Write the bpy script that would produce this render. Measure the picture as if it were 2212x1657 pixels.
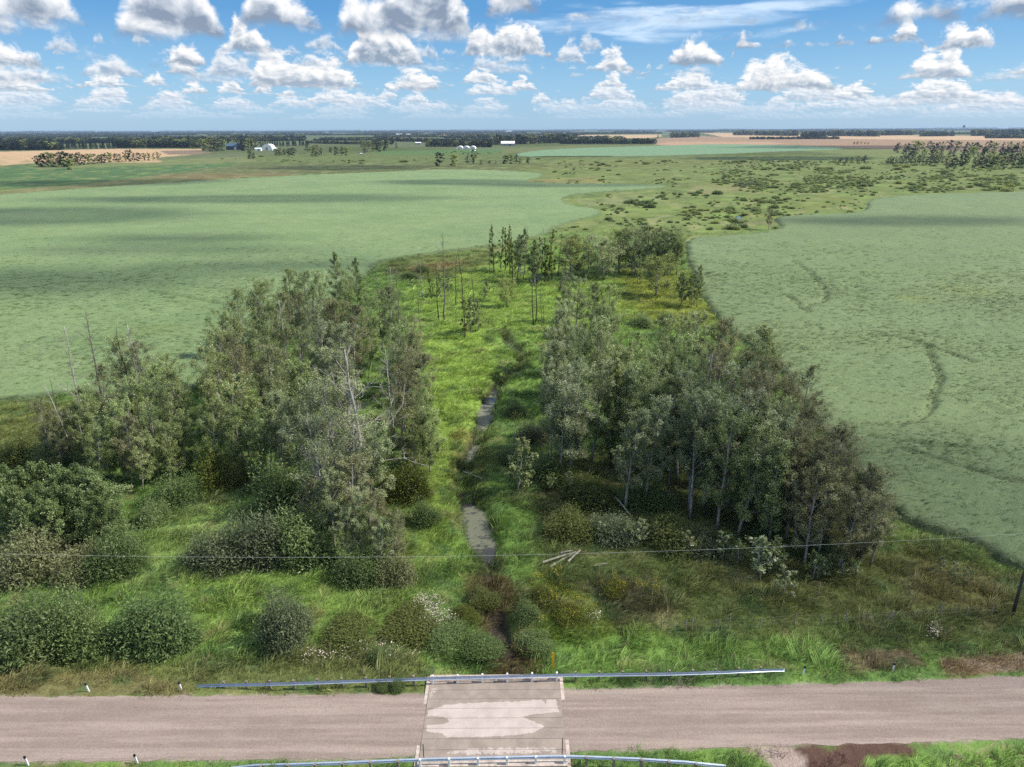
import bpy, math, random
import numpy as np
from mathutils import Matrix, Vector
R = math.radians
random.seed(7)
RS = np.random.RandomState(7)
scene = bpy.context.scene
for o in list(bpy.data.objects):
    bpy.data.objects.remove(o, do_unlink=True)
col = scene.collection

# ------------------------------------------------------------------ camera
CAMZ, PITCH, ROLL = 42.0, R(19.7), R(0.24)
FPX, CX, CY = 1534.0, 1106.0, 828.5          # focal length and centre, in units of a 2212 px wide picture
_f = np.array([0, math.cos(PITCH), -math.sin(PITCH)])
_r0 = np.array([1.0, 0, 0]); _u0 = np.array([0, math.sin(PITCH), math.cos(PITCH)])
_u = math.cos(ROLL) * _u0 + math.sin(ROLL) * _r0
_r = math.cos(ROLL) * _r0 - math.sin(ROLL) * _u0
CAM = np.array([0, 0, CAMZ])
cam = bpy.data.cameras.new('camera'); camo = bpy.data.objects.new('camera', cam); col.objects.link(camo)
cam.sensor_fit = 'HORIZONTAL'; cam.sensor_width = 36; cam.lens = 36 * FPX / 2212
cam.clip_start = 0.5; cam.clip_end = 90000
M = Matrix(((_r[0], _u[0], -_f[0], CAM[0]), (_r[1], _u[1], -_f[1], CAM[1]), (_r[2], _u[2], -_f[2], CAM[2]), (0, 0, 0, 1)))
camo.matrix_world = M
scene.camera = camo

def ray(px, py):
    d = _f * FPX + _r * (px - CX) - _u * (py - CY)
    return d / np.linalg.norm(d)
def P(px, py, z=-1.0):
    d = ray(px, py); t = (z - CAMZ) / d[2]
    return CAM + d * t
def project(x, y, z):
    cx, cy, cz = x, y, z - CAMZ
    zc = cx * _f[0] + cy * _f[1] + cz * _f[2]
    zc = np.maximum(zc, 1e-3)
    return (CX + FPX * (cx * _r[0] + cy * _r[1] + cz * _r[2]) / zc,
            CY - FPX * (cx * _u[0] + cy * _u[1] + cz * _u[2]) / zc)
GZ = -1.0

# ------------------------------------------------------------------ sky, sun, exposure
SUN_EL, SUN_AZ = R(46), R(93)                 # azimuth clockwise from +Y: the sun stands to the right
world = bpy.data.worlds.new('World'); scene.world = world; world.use_nodes = True
sun = bpy.data.lights.new('sun', 'SUN'); suno = bpy.data.objects.new('sun', sun); col.objects.link(suno)
sun.energy = 3.4; sun.angle = R(0.53); sun.color = (1.0, 0.95, 0.86)
sd = Vector((math.sin(SUN_AZ) * math.cos(SUN_EL), math.cos(SUN_AZ) * math.cos(SUN_EL), math.sin(SUN_EL)))
suno.rotation_euler = sd.to_track_quat('Z', 'Y').to_euler(); suno.location = (60, 40, 80)
vs = scene.view_settings
scene.display_settings.display_device = 'sRGB'
vs.view_transform = 'Standard'; vs.look = 'None'; vs.exposure = 0.95; vs.gamma = 1.0; vs.use_curve_mapping = False
cy = scene.cycles
scene.render.engine = 'CYCLES'
cy.use_denoising = False; cy.denoiser = 'OPENIMAGEDENOISE'
cy.max_bounces = 8; cy.diffuse_bounces = 4; cy.glossy_bounces = 2; cy.transmission_bounces = 3
cy.transparent_max_bounces = 8; cy.volume_bounces = 0
cy.use_adaptive_sampling = True; cy.adaptive_threshold = 0.01
cy.caustics_reflective = False; cy.caustics_refractive = False

class NT:
    """small helper to write node trees"""
    def __init__(s, tree): s.t = tree; s.n = tree.nodes; s.l = tree.links
    def new(s, typ, **kw):
        n = s.n.new(typ)
        for k, v in kw.items(): setattr(n, k, v)
        return n
    def link(s, a, b): s.l.new(a, b)
    def val(s, sock, v):
        if isinstance(v, bpy.types.NodeSocket): s.l.new(v, sock)
        else: sock.default_value = v
    def math(s, op, a, b=0.0, c=0.0, clamp=False):
        n = s.n.new('ShaderNodeMath'); n.operation = op; n.use_clamp = clamp
        s.val(n.inputs[0], a); s.val(n.inputs[1], b); s.val(n.inputs[2], c)
        return n.outputs[0]
    def sstep(s, v, a, b, lo=0.0, hi=1.0):
        n = s.n.new('ShaderNodeMapRange'); n.interpolation_type = 'SMOOTHSTEP'
        s.val(n.inputs['Value'], v); s.val(n.inputs['From Min'], a); s.val(n.inputs['From Max'], b)
        s.val(n.inputs['To Min'], lo); s.val(n.inputs['To Max'], hi)
        return n.outputs[0]
    def mix(s, f, a, b, blend='MIX'):
        n = s.n.new('ShaderNodeMix'); n.data_type = 'RGBA'; n.blend_type = blend; n.clamp_factor = True
        s.val(n.inputs[0], f)
        for k, v in ((6, a), (7, b)):
            if isinstance(v, tuple) and len(v) == 3: v = v + (1,)
            s.val(n.inputs[k], v)
        return n.outputs[2]
    def noise(s, vec, scale, detail=4, rough=0.55, dist=0.0, dim='3D', w=0.0):
        n = s.n.new('ShaderNodeTexNoise'); n.noise_dimensions = dim
        if vec is not None: s.l.new(vec, n.inputs['Vector'])
        n.inputs['Scale'].default_value = scale; n.inputs['Detail'].default_value = detail
        n.inputs['Roughness'].default_value = rough; n.inputs['Distortion'].default_value = dist
        if dim == '4D': n.inputs['W'].default_value = w
        return n.outputs[0]
    def comb(s, x, y, z=0.0):
        n = s.n.new('ShaderNodeCombineXYZ'); s.val(n.inputs[0], x); s.val(n.inputs[1], y); s.val(n.inputs[2], z); return n.outputs[0]
    def ramp(s, fac, stops, interp='LINEAR'):
        n = s.n.new('ShaderNodeValToRGB'); n.color_ramp.interpolation = interp
        e = n.color_ramp.elements
        while len(e) < len(stops): e.new(0.5)
        for el, (p, c) in zip(e, stops): el.position = p; el.color = tuple(c) + (1,)
        s.val(n.inputs[0], fac); return n.outputs[0]
    def curve(s, x, pts):
        n = s.n.new('ShaderNodeFloatCurve'); m = n.mapping; c = m.curves[0]
        m.use_clip = False
        pts = sorted(pts)
        while len(c.points) < len(pts): c.points.new(0.5, 0.5)
        for q, (a, b) in zip(c.points, pts): q.location = (a, b); q.handle_type = 'VECTOR'
        m.update(); s.val(n.inputs['Value'], x); return n.outputs[0]

# clouds in the sky: rows of cumulus, nearest row first. Each entry is a cloud: x0, x1, top, base (in picture units, turned into directions)
CLOUD_ROWS = [   # (clouds, opacity, softness, shaded, middle, lit)
    ([(-60, 215, -70, 50), (222, 500, -95, 78), (500, 700, -50, 56), (706, 1040, -70, 77), (1050, 1175, -30, 28), (1905, 2075, -8, 43), (2080, 2300, -25, 41)], .96, .5, (.24, .30, .40), (.54, .59, .66), (.92, .92, .92)),
    ([(-50, 60, 36, 74), (80, 195, 74, 114), (150, 230, 66, 93), (282, 326, 66, 96), (636, 750, 62, 107), (860, 960, 96, 128), (1000, 1110, 110, 150), (1240, 1310, 76, 107), (1700, 1775, 50, 66)], .74, .6, (.33, .41, .52), (.56, .61, .68), (.80, .82, .84)),
    ([(-50, 108, 95, 141), (352, 460, 90, 140), (436, 614, 60, 110), (735, 928, 60, 138), (978, 1200, 46, 120), (1418, 1578, 97, 140), (1583, 1615, 82, 100), (1922, 1986, 54, 86), (2008, 2168, 57, 102)], .97, .38, (.27, .35, .45), (.58, .62, .68), (.93, .92, .91)),
    ([(-60, 150, 138, 180), (120, 312, 110, 162), (426, 580, 106, 168), (640, 700, 120, 142), (1070, 1150, 116, 136), (1186, 1270, 84, 134), (1330, 1366, 150, 168)], .82, .5, (.34, .42, .53), (.57, .62, .69), (.84, .85, .86)),
    ([(345, 430, 124, 160), (518, 806, 110, 188), (810, 964, 137, 192), (1276, 1368, 112, 153), (1566, 1814, 134, 193), (1924, 2114, 108, 167), (2160, 2290, 134, 160)], .96, .34, (.34, .41, .51), (.62, .66, .71), (.92, .91, .90)),
    ([(-60, 104, 158, 196), (160, 292, 160, 186), (296, 366, 157, 183), (386, 455, 174, 201), (462, 532, 176, 200), (534, 600, 175, 201), (604, 640, 190, 208), (880, 960, 164, 186), (990, 1090, 146, 179), (1084, 1164, 160, 195), (1290, 1354, 150, 186), (1396, 1562, 158, 193), (1620, 1700, 168, 190), (1780, 1900, 174, 212), (1905, 2134, 166, 214)], .93, .34, (.40, .48, .58), (.62, .67, .73), (.89, .89, .89)),
    ([(-50, 132, 170, 198), (90, 150, 192, 218), (180, 300, 188, 213), (330, 420, 196, 212), (640, 795, 194, 223), (806, 860, 198, 214), (862, 932, 194, 223), (988, 1134, 178, 205), (1120, 1190, 202, 222), (1243, 1394, 182, 215), (1416, 1644, 182, 219), (1660, 1864, 180, 217), (1890, 2260, 194, 225)], .86, .4, (.43, .52, .63), (.61, .67, .75), (.84, .85, .87)),
    ([(-60, 160, 192, 225), (170, 300, 198, 226), (310, 425, 200, 228), (430, 565, 204, 228), (575, 690, 208, 228), (700, 870, 206, 231), (880, 990, 212, 230), (1010, 1082, 204, 225), (1200, 1260, 208, 226), (1262, 1400, 212, 231), (1402, 1630, 202, 235), (1650, 1700, 212, 228), (1702, 2005, 204, 233), (2010, 2280, 208, 237)], .78, .45, (.43, .54, .67), (.58, .66, .76), (.79, .82, .86)),
    ([(-60, 40, 212, 233), (50, 130, 208, 230), (140, 270, 210, 232), (290, 430, 212, 237), (440, 570, 214, 235), (590, 700, 212, 235), (720, 810, 216, 237), (830, 1000, 214, 239), (1030, 1115, 216, 237), (1140, 1270, 216, 239), (1290, 1430, 214, 237), (1440, 1610, 216, 241), (1630, 1770, 214, 239), (1790, 1970, 212, 239), (1990, 2290, 212, 241)], .66, .5, (.42, .55, .69), (.55, .65, .76), (.73, .78, .84)),
    ([(-60, 120, 220, 243), (130, 300, 224, 244), (310, 470, 222, 245), (480, 640, 224, 245), (655, 820, 226, 246), (830, 965, 225, 245), (980, 1110, 226, 243), (1150, 1390, 225, 245), (1410, 1770, 223, 247), (1790, 2285, 223, 249)], .55, .55, (.42, .56, .71), (.53, .64, .75), (.66, .74, .82)),
    ([(-60, 180, 240, 257), (230, 560, 239, 256), (590, 825, 242, 258), (850, 1140, 240, 256), (1160, 1510, 239, 256), (1540, 1910, 240, 258), (1950, 2290, 238, 256)], .42, .6, (.42, .56, .70), (.50, .62, .74), (.59, .69, .79)),
]
_rc = random.Random(33)
CLOUD_ROWS.insert(3, ([(-60, 130, 20, 62), (90, 240, 96, 128), (330, 470, 40, 74), (480, 640, 96, 132), (700, 830, 96, 130), (880, 1010, 58, 92), (1180, 1260, 52, 74)], .62, .9, (.34, .42, .53), (.54, .60, .68), (.74, .77, .81)))
CLOUD_ROWS.insert(6, ([(-60, 180, 150, 176), (200, 330, 136, 164), (360, 560, 152, 182), (600, 770, 150, 178), (830, 1000, 128, 156), (1020, 1180, 132, 160), (1420, 1560, 142, 164), (1700, 1830, 150, 174), (2060, 2290, 150, 176)], .58, .8, (.38, .46, .57), (.56, .62, .70), (.76, .79, .83)))
CLOUD_ROWS.insert(4, (sorted([(x, x + _rc.uniform(16, 46), y - _rc.uniform(7, 15), y) for x, y in [(_rc.uniform(0, 2200), 150) for _ in range(26)]]), .6, .7, (.40, .48, .58), (.58, .64, .71), (.80, .82, .85)))
CLOUD_ROWS.insert(2, (sorted([(x, x + _rc.uniform(18, 60), y - _rc.uniform(7, 18), y) for x, y in [(_rc.uniform(0, 1300), 118) for _ in range(14)]]), .55, .75, (.40, .48, .58), (.56, .62, .70), (.78, .80, .84)))
def build_world():
    t = NT(world.node_tree); t.n.clear()
    out = t.new('ShaderNodeOutputWorld'); bg = t.new('ShaderNodeBackground'); t.link(bg.outputs[0], out.inputs[0])
    sky = t.new('ShaderNodeTexSky'); sky.sky_type = 'NISHITA'; sky.sun_disc = False
    sky.sun_elevation = SUN_EL; sky.sun_rotation = SUN_AZ; sky.altitude = 700; sky.air_density = 1.0; sky.dust_density = 0.6; sky.ozone_density = 2.2
    STR = 0.10
    bg.inputs['Strength'].default_value = STR
    g = t.new('ShaderNodeTexCoord').outputs['Generated']
    sep = t.new('ShaderNodeSeparateXYZ'); t.link(g, sep.inputs[0])
    X, Y, Z = sep.outputs
    az = t.math('ARCTAN2', X, Y)
    hyp = t.math('SQRT', t.math('ADD', t.math('MULTIPLY', X, X), t.math('MULTIPLY', Y, Y)))
    te = t.math('DIVIDE', Z, t.math('MAXIMUM', hyp, 1e-4))                # tangent of the elevation
    AZM = 0.75
    azp = t.math('PINGPONG', t.math('ADD', az, AZM), 2 * AZM)             # the pattern goes on round the horizon
    u01 = t.math('DIVIDE', azp, 2 * AZM)
    def dirof(px, py):
        d = ray(px, py); return (math.atan2(d[0], d[1]) + AZM) / (2 * AZM), d[2] / math.hypot(d[0], d[1])
    # blue of the sky: a little more saturated than the model, paler at the horizon
    hs = t.new('ShaderNodeHueSaturation'); t.link(sky.outputs[0], hs.inputs['Color'])
    hs.inputs['Saturation'].default_value = 1.12; hs.inputs['Value'].default_value = 1.0; hs.inputs['Hue'].default_value = 0.494
    base = hs.outputs[0]
    K = 1.0 / STR
    grad = t.ramp(te, [(0.0, (0.190, 0.375, 0.595)), (0.05, (0.165, 0.370, 0.600)), (0.14, (0.045, 0.215, 0.490)), (0.6, (0.060, 0.19, 0.44))])
    gs = t.new('ShaderNodeVectorMath', operation='SCALE'); t.link(grad, gs.inputs[0]); gs.inputs['Scale'].default_value = 0.66 * K
    base = t.mix(0.8, base, gs.outputs[0])
    colr = base
    # high thin cirrus
    cv = t.comb(t.math('MULTIPLY', azp, 5.0), t.math('MULTIPLY', te, 34.0), 3.0)
    cn = t.noise(cv, 1.6, 5, 0.6, 0.6)
    a0, e0 = dirof(1385, 42)
    wx = t.math('DIVIDE', t.math('SUBTRACT', u01, a0), 0.115); wy = t.math('DIVIDE', t.math('SUBTRACT', te, e0), 0.020)
    w = t.math('SUBTRACT', 1.0, t.math('ADD', t.math('MULTIPLY', wx, wx), t.math('MULTIPLY', wy, wy)))
    a1, e1 = dirof(1730, 8)
    wx1 = t.math('DIVIDE', t.math('SUBTRACT', u01, a1), 0.055); wy1 = t.math('DIVIDE', t.math('SUBTRACT', te, e1), 0.008)
    w1 = t.math('SUBTRACT', 1.0, t.math('ADD', t.math('MULTIPLY', wx1, wx1), t.math('MULTIPLY', wy1, wy1)))
    a2, e2 = dirof(1500, 78)
    wx2 = t.math('DIVIDE', t.math('SUBTRACT', u01, a2), 0.16); wy2 = t.math('DIVIDE', t.math('SUBTRACT', te, e2), 0.012)
    w2 = t.math('SUBTRACT', 0.45, t.math('ADD', t.math('MULTIPLY', wx2, wx2), t.math('MULTIPLY', wy2, wy2)))
    w = t.math('MAXIMUM', t.math('MAXIMUM', w, w1), t.math('MAXIMUM', w2, -1.0))
    ci = t.sstep(t.math('ADD', t.math('MULTIPLY', w, 0.55), t.math('MULTIPLY', t.math('SUBTRACT', cn, 0.5), 2.2)), -0.05, 0.75, 0.0, 0.72)
    ci = t.math('MULTIPLY', ci, t.sstep(w, -0.5, 0.35))
    colr = t.mix(ci, colr, (0.44 * K, 0.52 * K, 0.60 * K))
    # cumulus rows, farthest first
    n_rows = len(CLOUD_ROWS)
    for k in range(n_rows - 1, -1, -1):
        rows, opac, soft, dark, mid, hi = CLOUD_ROWS[k]; rows = sorted(rows); tops = []; bases = []; last = -1
        seq = []
        for (x0, x1, yt, yb) in rows:
            xm = (x0 + x1) / 2
            us = [dirof(x, yb)[0] for x in (x0, x1)]; b = dirof(xm, yb)[1]; tp = dirof(xm, yt)[1]
            seq.append((us[0], us[1], b, tp))
        sc = 5.0                                                            # curve values are tangent * sc
        tops.append((0.0, 0.0)); bases.append((0.0, seq[0][2] * sc))
        rr = random.Random(k)
        prev = 0.0
        for (ua, ub, b, tp) in seq:
            if ua <= prev + 0.002: ua = prev + 0.003
            if ub >= 0.999: ub = 0.998
            wd = ub - ua; hh = tp - b
            if wd < 0.006: continue
            npk = max(3, int(wd / 0.016)); 
            tops.append((ua, (b - hh * 0.5) * sc)); bases.append((ua, b * sc))
            pk = rr.uniform(0.35, 0.65)
            for q in range(1, npk):
                f = q / npk
                env = 1 - abs((f - pk) / (pk if f < pk else 1 - pk)) ** 2.2
                tops.append((ua + wd * f, (b + hh * (0.25 + 0.75 * env) * rr.uniform(0.55, 1.15)) * sc))
            tops.append((ub, (b - hh * 0.5) * sc)); bases.append((ub, b * sc)); prev = ub
        tops.append((1.0, -0.05)); bases.append((1.0, seq[-1][2] * sc))
        top = t.math('DIVIDE', t.curve(u01, tops), sc); bse = t.math('DIVIDE', t.curve(u01, bases), sc)
        mean_h = sum(s[3] - s[2] for s in seq) / len(seq)
        fs = 0.62 / max(mean_h, 0.006)
        seed = 11.3 * k
        vec = t.comb(t.math('MULTIPLY', azp, fs), t.math('MULTIPLY', te, fs * 1.35), seed)
        flat = 1.25 if k < 5 else 1.7 if k < 9 else 2.4
        vec = t.comb(t.math('MULTIPLY', azp, fs), t.math('MULTIPLY', te, fs * flat), seed)
        n1 = t.noise(vec, 1.7, 8, 0.62, 0.35)
        so = t.comb(t.math('ADD', t.math('MULTIPLY', azp, fs), 0.13), t.math('ADD', t.math('MULTIPLY', te, fs * flat), 0.15), seed)
        n2 = t.noise(so, 1.7, 4, 0.55, 0.25)
        hgt = t.math('MAXIMUM', t.math('SUBTRACT', top, bse), mean_h * 0.5)
        fr = t.math('DIVIDE', t.math('SUBTRACT', te, bse), hgt)                # 0 at base, 1 at top
        up = t.math('DIVIDE', t.math('SUBTRACT', top, te), mean_h)
        lo = t.math('DIVIDE', t.math('SUBTRACT', te, bse), mean_h)
        nz = t.math('SUBTRACT', n1, 0.5)
        d_up = t.math('ADD', t.math('MULTIPLY', up, 1.0), t.math('ADD', 0.36, t.math('MULTIPLY', nz, 2.5)))
        d_lo = t.math('ADD', t.math('MULTIPLY', lo, 2.0), t.math('ADD', 0.26, t.math('MULTIPLY', nz, 1.5)))
        dens = t.math('SMOOTH_MIN', d_up, d_lo, 0.12)
        al = t.sstep(dens, 0.0, soft * 1.3, 0.0, opac)
        lit = t.math('ADD', t.math('MULTIPLY', t.math('SUBTRACT', n1, n2), 2.3), t.math('ADD', t.math('MULTIPLY', t.sstep(fr, -0.15, 0.95), 0.72), 0.06))
        lit = t.math('SUBTRACT', lit, t.math('MULTIPLY', t.sstep(dens, 0.25, 1.3), 0.20 if k < 4 else 0.1))
        cc = t.ramp(lit, [(0.0, tuple(v * 1.0 for v in dark)), (0.38, mid), (0.78, hi)])
        mul = t.new('ShaderNodeVectorMath', operation='SCALE'); t.link(cc, mul.inputs[0]); mul.inputs['Scale'].default_value = 0.60 * K
        colr = t.mix(al, colr, mul.outputs[0])
    # clouds go on overhead as well
    pv = t.comb(t.math('DIVIDE', X, t.math('MAXIMUM', Z, 0.05)), t.math('DIVIDE', Y, t.math('MAXIMUM', Z, 0.05)), 0.0)
    pn = t.noise(pv, 0.9, 6, 0.55, 0.2)
    ov = t.math('MULTIPLY', t.sstep(pn, 0.46, 0.58), t.sstep(te, 0.20, 0.34, 0.0, 0.9))
    oc = t.mix(t.sstep(pn, 0.56, 0.74), (0.70 * K, 0.70 * K, 0.71 * K), (0.36 * K, 0.39 * K, 0.44 * K))
    colr = t.mix(ov, colr, oc)
    t.link(colr, bg.inputs['Color'])
    world.cycles.sampling_method = 'MANUAL'; world.cycles.sample_map_resolution = 512
build_world()

# ------------------------------------------------------------------ numpy noise
def _hash(ix, iy, seed):
    h = (ix.astype(np.int64) * 374761393 + iy.astype(np.int64) * 668265263 + seed * 2147483647) & 0xffffffff
    h = ((h ^ (h >> 13)) * 1274126177) & 0xffffffff
    h = ((h ^ (h >> 16)) * 2246822519) & 0xffffffff
    return h ^ (h >> 15)
def perlin(x, y, seed=0):
    x = np.asarray(x, float); y = np.asarray(y, float)
    ix = np.floor(x); iy = np.floor(y); fx = x - ix; fy = y - iy
    def g(a, b):
        ang = (_hash(ix + a, iy + b, seed) % 4096) * (2 * np.pi / 4096)
        return np.cos(ang) * (fx - a) + np.sin(ang) * (fy - b)
    u = fx * fx * fx * (fx * (fx * 6 - 15) + 10); v = fy * fy * fy * (fy * (fy * 6 - 15) + 10)
    return ((g(0, 0) * (1 - u) + g(1, 0) * u) * (1 - v) + (g(0, 1) * (1 - u) + g(1, 1) * u) * v) * 1.5
def fbm(x, y, oct=4, seed=0, gain=0.5):
    s = 0; a = 1.0; tot = 0
    for i in range(oct):
        s = s + a * perlin(x * 2 ** i, y * 2 ** i, seed + i * 17); tot += a; a *= gain
    return s / tot
def sstep(v, a, b):
    t = np.clip((v - a) / (b - a), 0, 1); return t * t * (3 - 2 * t)
def poly_sd(px, py, poly):
    """signed distance to a polygon, positive inside"""
    poly = np.asarray(poly, float); n = len(poly)
    d2 = np.full(px.shape, 1e30); inside = np.zeros(px.shape, bool)
    for i in range(n):
        a = poly[i]; b = poly[(i + 1) % n]; e = b - a
        wx = px - a[0]; wy = py - a[1]
        tt = np.clip((wx * e[0] + wy * e[1]) / max(e @ e, 1e-12), 0, 1)
        dx = wx - e[0] * tt; dy = wy - e[1] * tt
        d2 = np.minimum(d2, dx * dx + dy * dy)
        c = ((a[1] <= py) & (b[1] > py)) | ((b[1] <= py) & (a[1] > py))
        xi = a[0] + (py - a[1]) / (e[1] if abs(e[1]) > 1e-12 else 1e-12) * e[0]
        inside ^= c & (px < xi)
    d = np.sqrt(d2); return np.where(inside, d, -d)
def line_d(px, py, pts):
    pts = np.asarray(pts, float); d2 = np.full(px.shape, 1e30); par = np.zeros(px.shape)
    for i in range(len(pts) - 1):
        a = pts[i]; b = pts[i + 1]; e = b - a
        wx = px - a[0]; wy = py - a[1]
        tt = np.clip((wx * e[0] + wy * e[1]) / max(e @ e, 1e-12), 0, 1)
        dd = (wx - e[0] * tt) ** 2 + (wy - e[1] * tt) ** 2
        par = np.where(dd < d2, i + tt, par); d2 = np.minimum(d2, dd)
    return np.sqrt(d2), par

# ------------------------------------------------------------------ object helpers
def tag(o, label=None, cat=None, group=None, kind=None):
    if label: o['label'] = label
    if cat: o['category'] = cat
    if group: o['group'] = group
    if kind: o['kind'] = kind
    return o
def mesh_np(name, verts, quads=None, tris=None, mats=(), smooth=False, mat_idx=None):
    me = bpy.data.meshes.new(name)
    verts = np.asarray(verts, np.float32)
    nq = 0 if quads is None else len(quads); nt = 0 if tris is None else len(tris)
    me.vertices.add(len(verts)); me.vertices.foreach_set('co', verts.ravel())
    loops = []
    if nq: loops.append(np.asarray(quads, np.int32).ravel())
    if nt: loops.append(np.asarray(tris, np.int32).ravel())
    if loops:
        L = np.concatenate(loops); me.loops.add(len(L)); me.loops.foreach_set('vertex_index', L)
        me.polygons.add(nq + nt)
        st = np.concatenate([np.arange(nq) * 4, nq * 4 + np.arange(nt) * 3]).astype(np.int32)
        me.polygons.foreach_set('loop_start', st)
        if mat_idx is not None: me.polygons.foreach_set('material_index', np.asarray(mat_idx, np.int32))
        me.polygons.foreach_set('use_smooth', np.full(nq + nt, smooth, bool))
    for m in mats: me.materials.append(m)
    me.update(calc_edges=True)
    return me
def face_attr(me, name, vals):
    a = me.attributes.new(name, 'FLOAT', 'FACE'); a.data.foreach_set('value', np.asarray(vals, np.float32))
def vert_color(me, name, rgb):
    a = me.attributes.new(name, 'FLOAT_COLOR', 'POINT')
    c = np.ones((len(rgb), 4), np.float32); c[:, :3] = rgb; a.data.foreach_set('color', c.ravel())
def obj(name, me, parent=None):
    o = bpy.data.objects.new(name, me); col.objects.link(o)
    if parent is not None: o.parent = parent
    return o
def empty(name, loc, rot=(0, 0, 0), scale=(1, 1, 1)):
    o = bpy.data.objects.new(name, None); col.objects.link(o)
    o.location = loc; o.rotation_euler = rot; o.scale = scale; o.empty_display_size = 0.3
    return o
class MB:
    """collects quads and triangles for one mesh"""
    def __init__(s): s.v = []; s.q = []; s.t = []; s.n = 0
    def add(s, v, q=None, t=None):
        v = np.asarray(v, float)
        if q is not None and len(q): s.q.append(np.asarray(q) + s.n)
        if t is not None and len(t): s.t.append(np.asarray(t) + s.n)
        s.v.append(v); s.n += len(v); return s
    def box(s, c, d, rz=0.0, rx=0.0, ry=0.0, taper=1.0):
        x, y, z = d[0] / 2, d[1] / 2, d[2] / 2
        v = np.array([(-x, -y, -z), (x, -y, -z), (x, y, -z), (-x, y, -z), (-x * taper, -y * taper, z), (x * taper, -y * taper, z), (x * taper, y * taper, z), (-x * taper, y * taper, z)])
        m = np.array((Matrix.Rotation(rz, 3, 'Z') @ Matrix.Rotation(ry, 3, 'Y') @ Matrix.Rotation(rx, 3, 'X')))
        v = v @ m.T + np.array(c)
        return s.add(v, [(0, 3, 2, 1), (4, 5, 6, 7), (0, 1, 5, 4), (1, 2, 6, 5), (2, 3, 7, 6), (3, 0, 4, 7)])
    def tube(s, path, rad, sides=6, cap=True):
        path = np.asarray(path, float); n = len(path); rad = np.broadcast_to(np.asarray(rad, float), (n,))
        tan = np.gradient(path, axis=0); tan /= np.maximum(np.linalg.norm(tan, axis=1, keepdims=True), 1e-9)
        ref = np.array([0.0, 0, 1]) if abs(tan[0][2]) < 0.85 else np.array([1.0, 0, 0])
        a = np.cross(tan, ref); a /= np.maximum(np.linalg.norm(a, axis=1, keepdims=True), 1e-9); b = np.cross(tan, a)
        th = np.arange(sides) * 2 * np.pi / sides
        v = path[:, None, :] + rad[:, None, None] * (np.cos(th)[None, :, None] * a[:, None, :] + np.sin(th)[None, :, None] * b[:, None, :])
        i = np.arange(n - 1)[:, None] * sides; j = np.arange(sides)[None, :]; j2 = (j + 1) % sides
        q = np.stack([i + j, i + j2, i + sides + j2, i + sides + j], -1).reshape(-1, 4)
        v = v.reshape(-1, 3)
        tr = []
        if cap:
            v = np.vstack([v, path[:1], path[-1:]]); c0, c1 = n * sides, n * sides + 1
            for k in range(sides):
                tr.append((c0, (k + 1) % sides, k)); tr.append((c1, (n - 1) * sides + k, (n - 1) * sides + (k + 1) % sides))
        return s.add(v, q, tr)
    def arrays(s):
        return np.vstack(s.v), (np.vstack(s.q) if s.q else None), (np.vstack(s.t) if s.t else None)
    def mesh(s, name, mats=(), smooth=False):
        v, q, t = s.arrays(); return mesh_np(name, v, q, t, mats, smooth)

# ------------------------------------------------------------------ materials
def mat(name):
    m = bpy.data.materials.new(name); m.use_nodes = True; t = NT(m.node_tree); t.n.clear()
    out = t.new('ShaderNodeOutputMaterial'); return m, t, out
def principled(t, out, base, rough=0.8, spec=0.3, metal=0.0, normal=None):
    b = t.new('ShaderNodeBsdfPrincipled'); t.link(b.outputs[0], out.inputs[0])
    if isinstance(base, tuple): base = base + (1,) if len(base) == 3 else base
    t.val(b.inputs['Base Color'], base); t.val(b.inputs['Roughness'], rough)
    b.inputs['Specular IOR Level'].default_value = spec; b.inputs['Metallic'].default_value = metal
    if normal is not None: t.link(normal, b.inputs['Normal'])
    return b
def bump(t, h, dist, strength=1.0):
    b = t.new('ShaderNodeBump'); b.inputs['Strength'].default_value = strength; b.inputs['Distance'].default_value = dist
    t.link(h, b.inputs['Height']); return b.outputs[0]
def leaf_mat(name, stops, trans=0.45, obj_var=0.25, spec=0.25, val=1.0):
    m, t, out = mat(name)
    at = t.new('ShaderNodeAttribute'); at.attribute_name = 'v'; at.attribute_type = 'GEOMETRY'
    oi = t.new('ShaderNodeObjectInfo')
    f = t.math('ADD', at.outputs['Fac'], t.math('MULTIPLY', t.math('SUBTRACT', oi.outputs['Random'], 0.5), obj_var))
    c = t.ramp(f, stops)
    hs = t.new('ShaderNodeHueSaturation'); t.link(c, hs.inputs['Color'])
    t.link(t.math('ADD', 0.5, t.math('MULTIPLY', t.math('SUBTRACT', t.math('FRACT', t.math('MULTIPLY', oi.outputs['Random'], 7.31)), 0.5), 0.020)), hs.inputs['Hue'])
    t.link(t.math('ADD', 0.82 * val, t.math('MULTIPLY', t.math('FRACT', t.math('MULTIPLY', oi.outputs['Random'], 13.7)), 0.36 * val)), hs.inputs['Value'])
    b = t.new('ShaderNodeBsdfPrincipled'); t.link(hs.outputs[0], b.inputs['Base Color'])
    b.inputs['Roughness'].default_value = 0.5; b.inputs['Specular IOR Level'].default_value = spec
    tr = t.new('ShaderNodeBsdfTranslucent'); t.link(hs.outputs[0], tr.inputs['Color'])
    mx = t.new('ShaderNodeMixShader'); mx.inputs[0].default_value = trans
    t.link(b.outputs[0], mx.inputs[1]); t.link(tr.outputs[0], mx.inputs[2]); t.link(mx.outputs[0], out.inputs[0])
    return m
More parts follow.
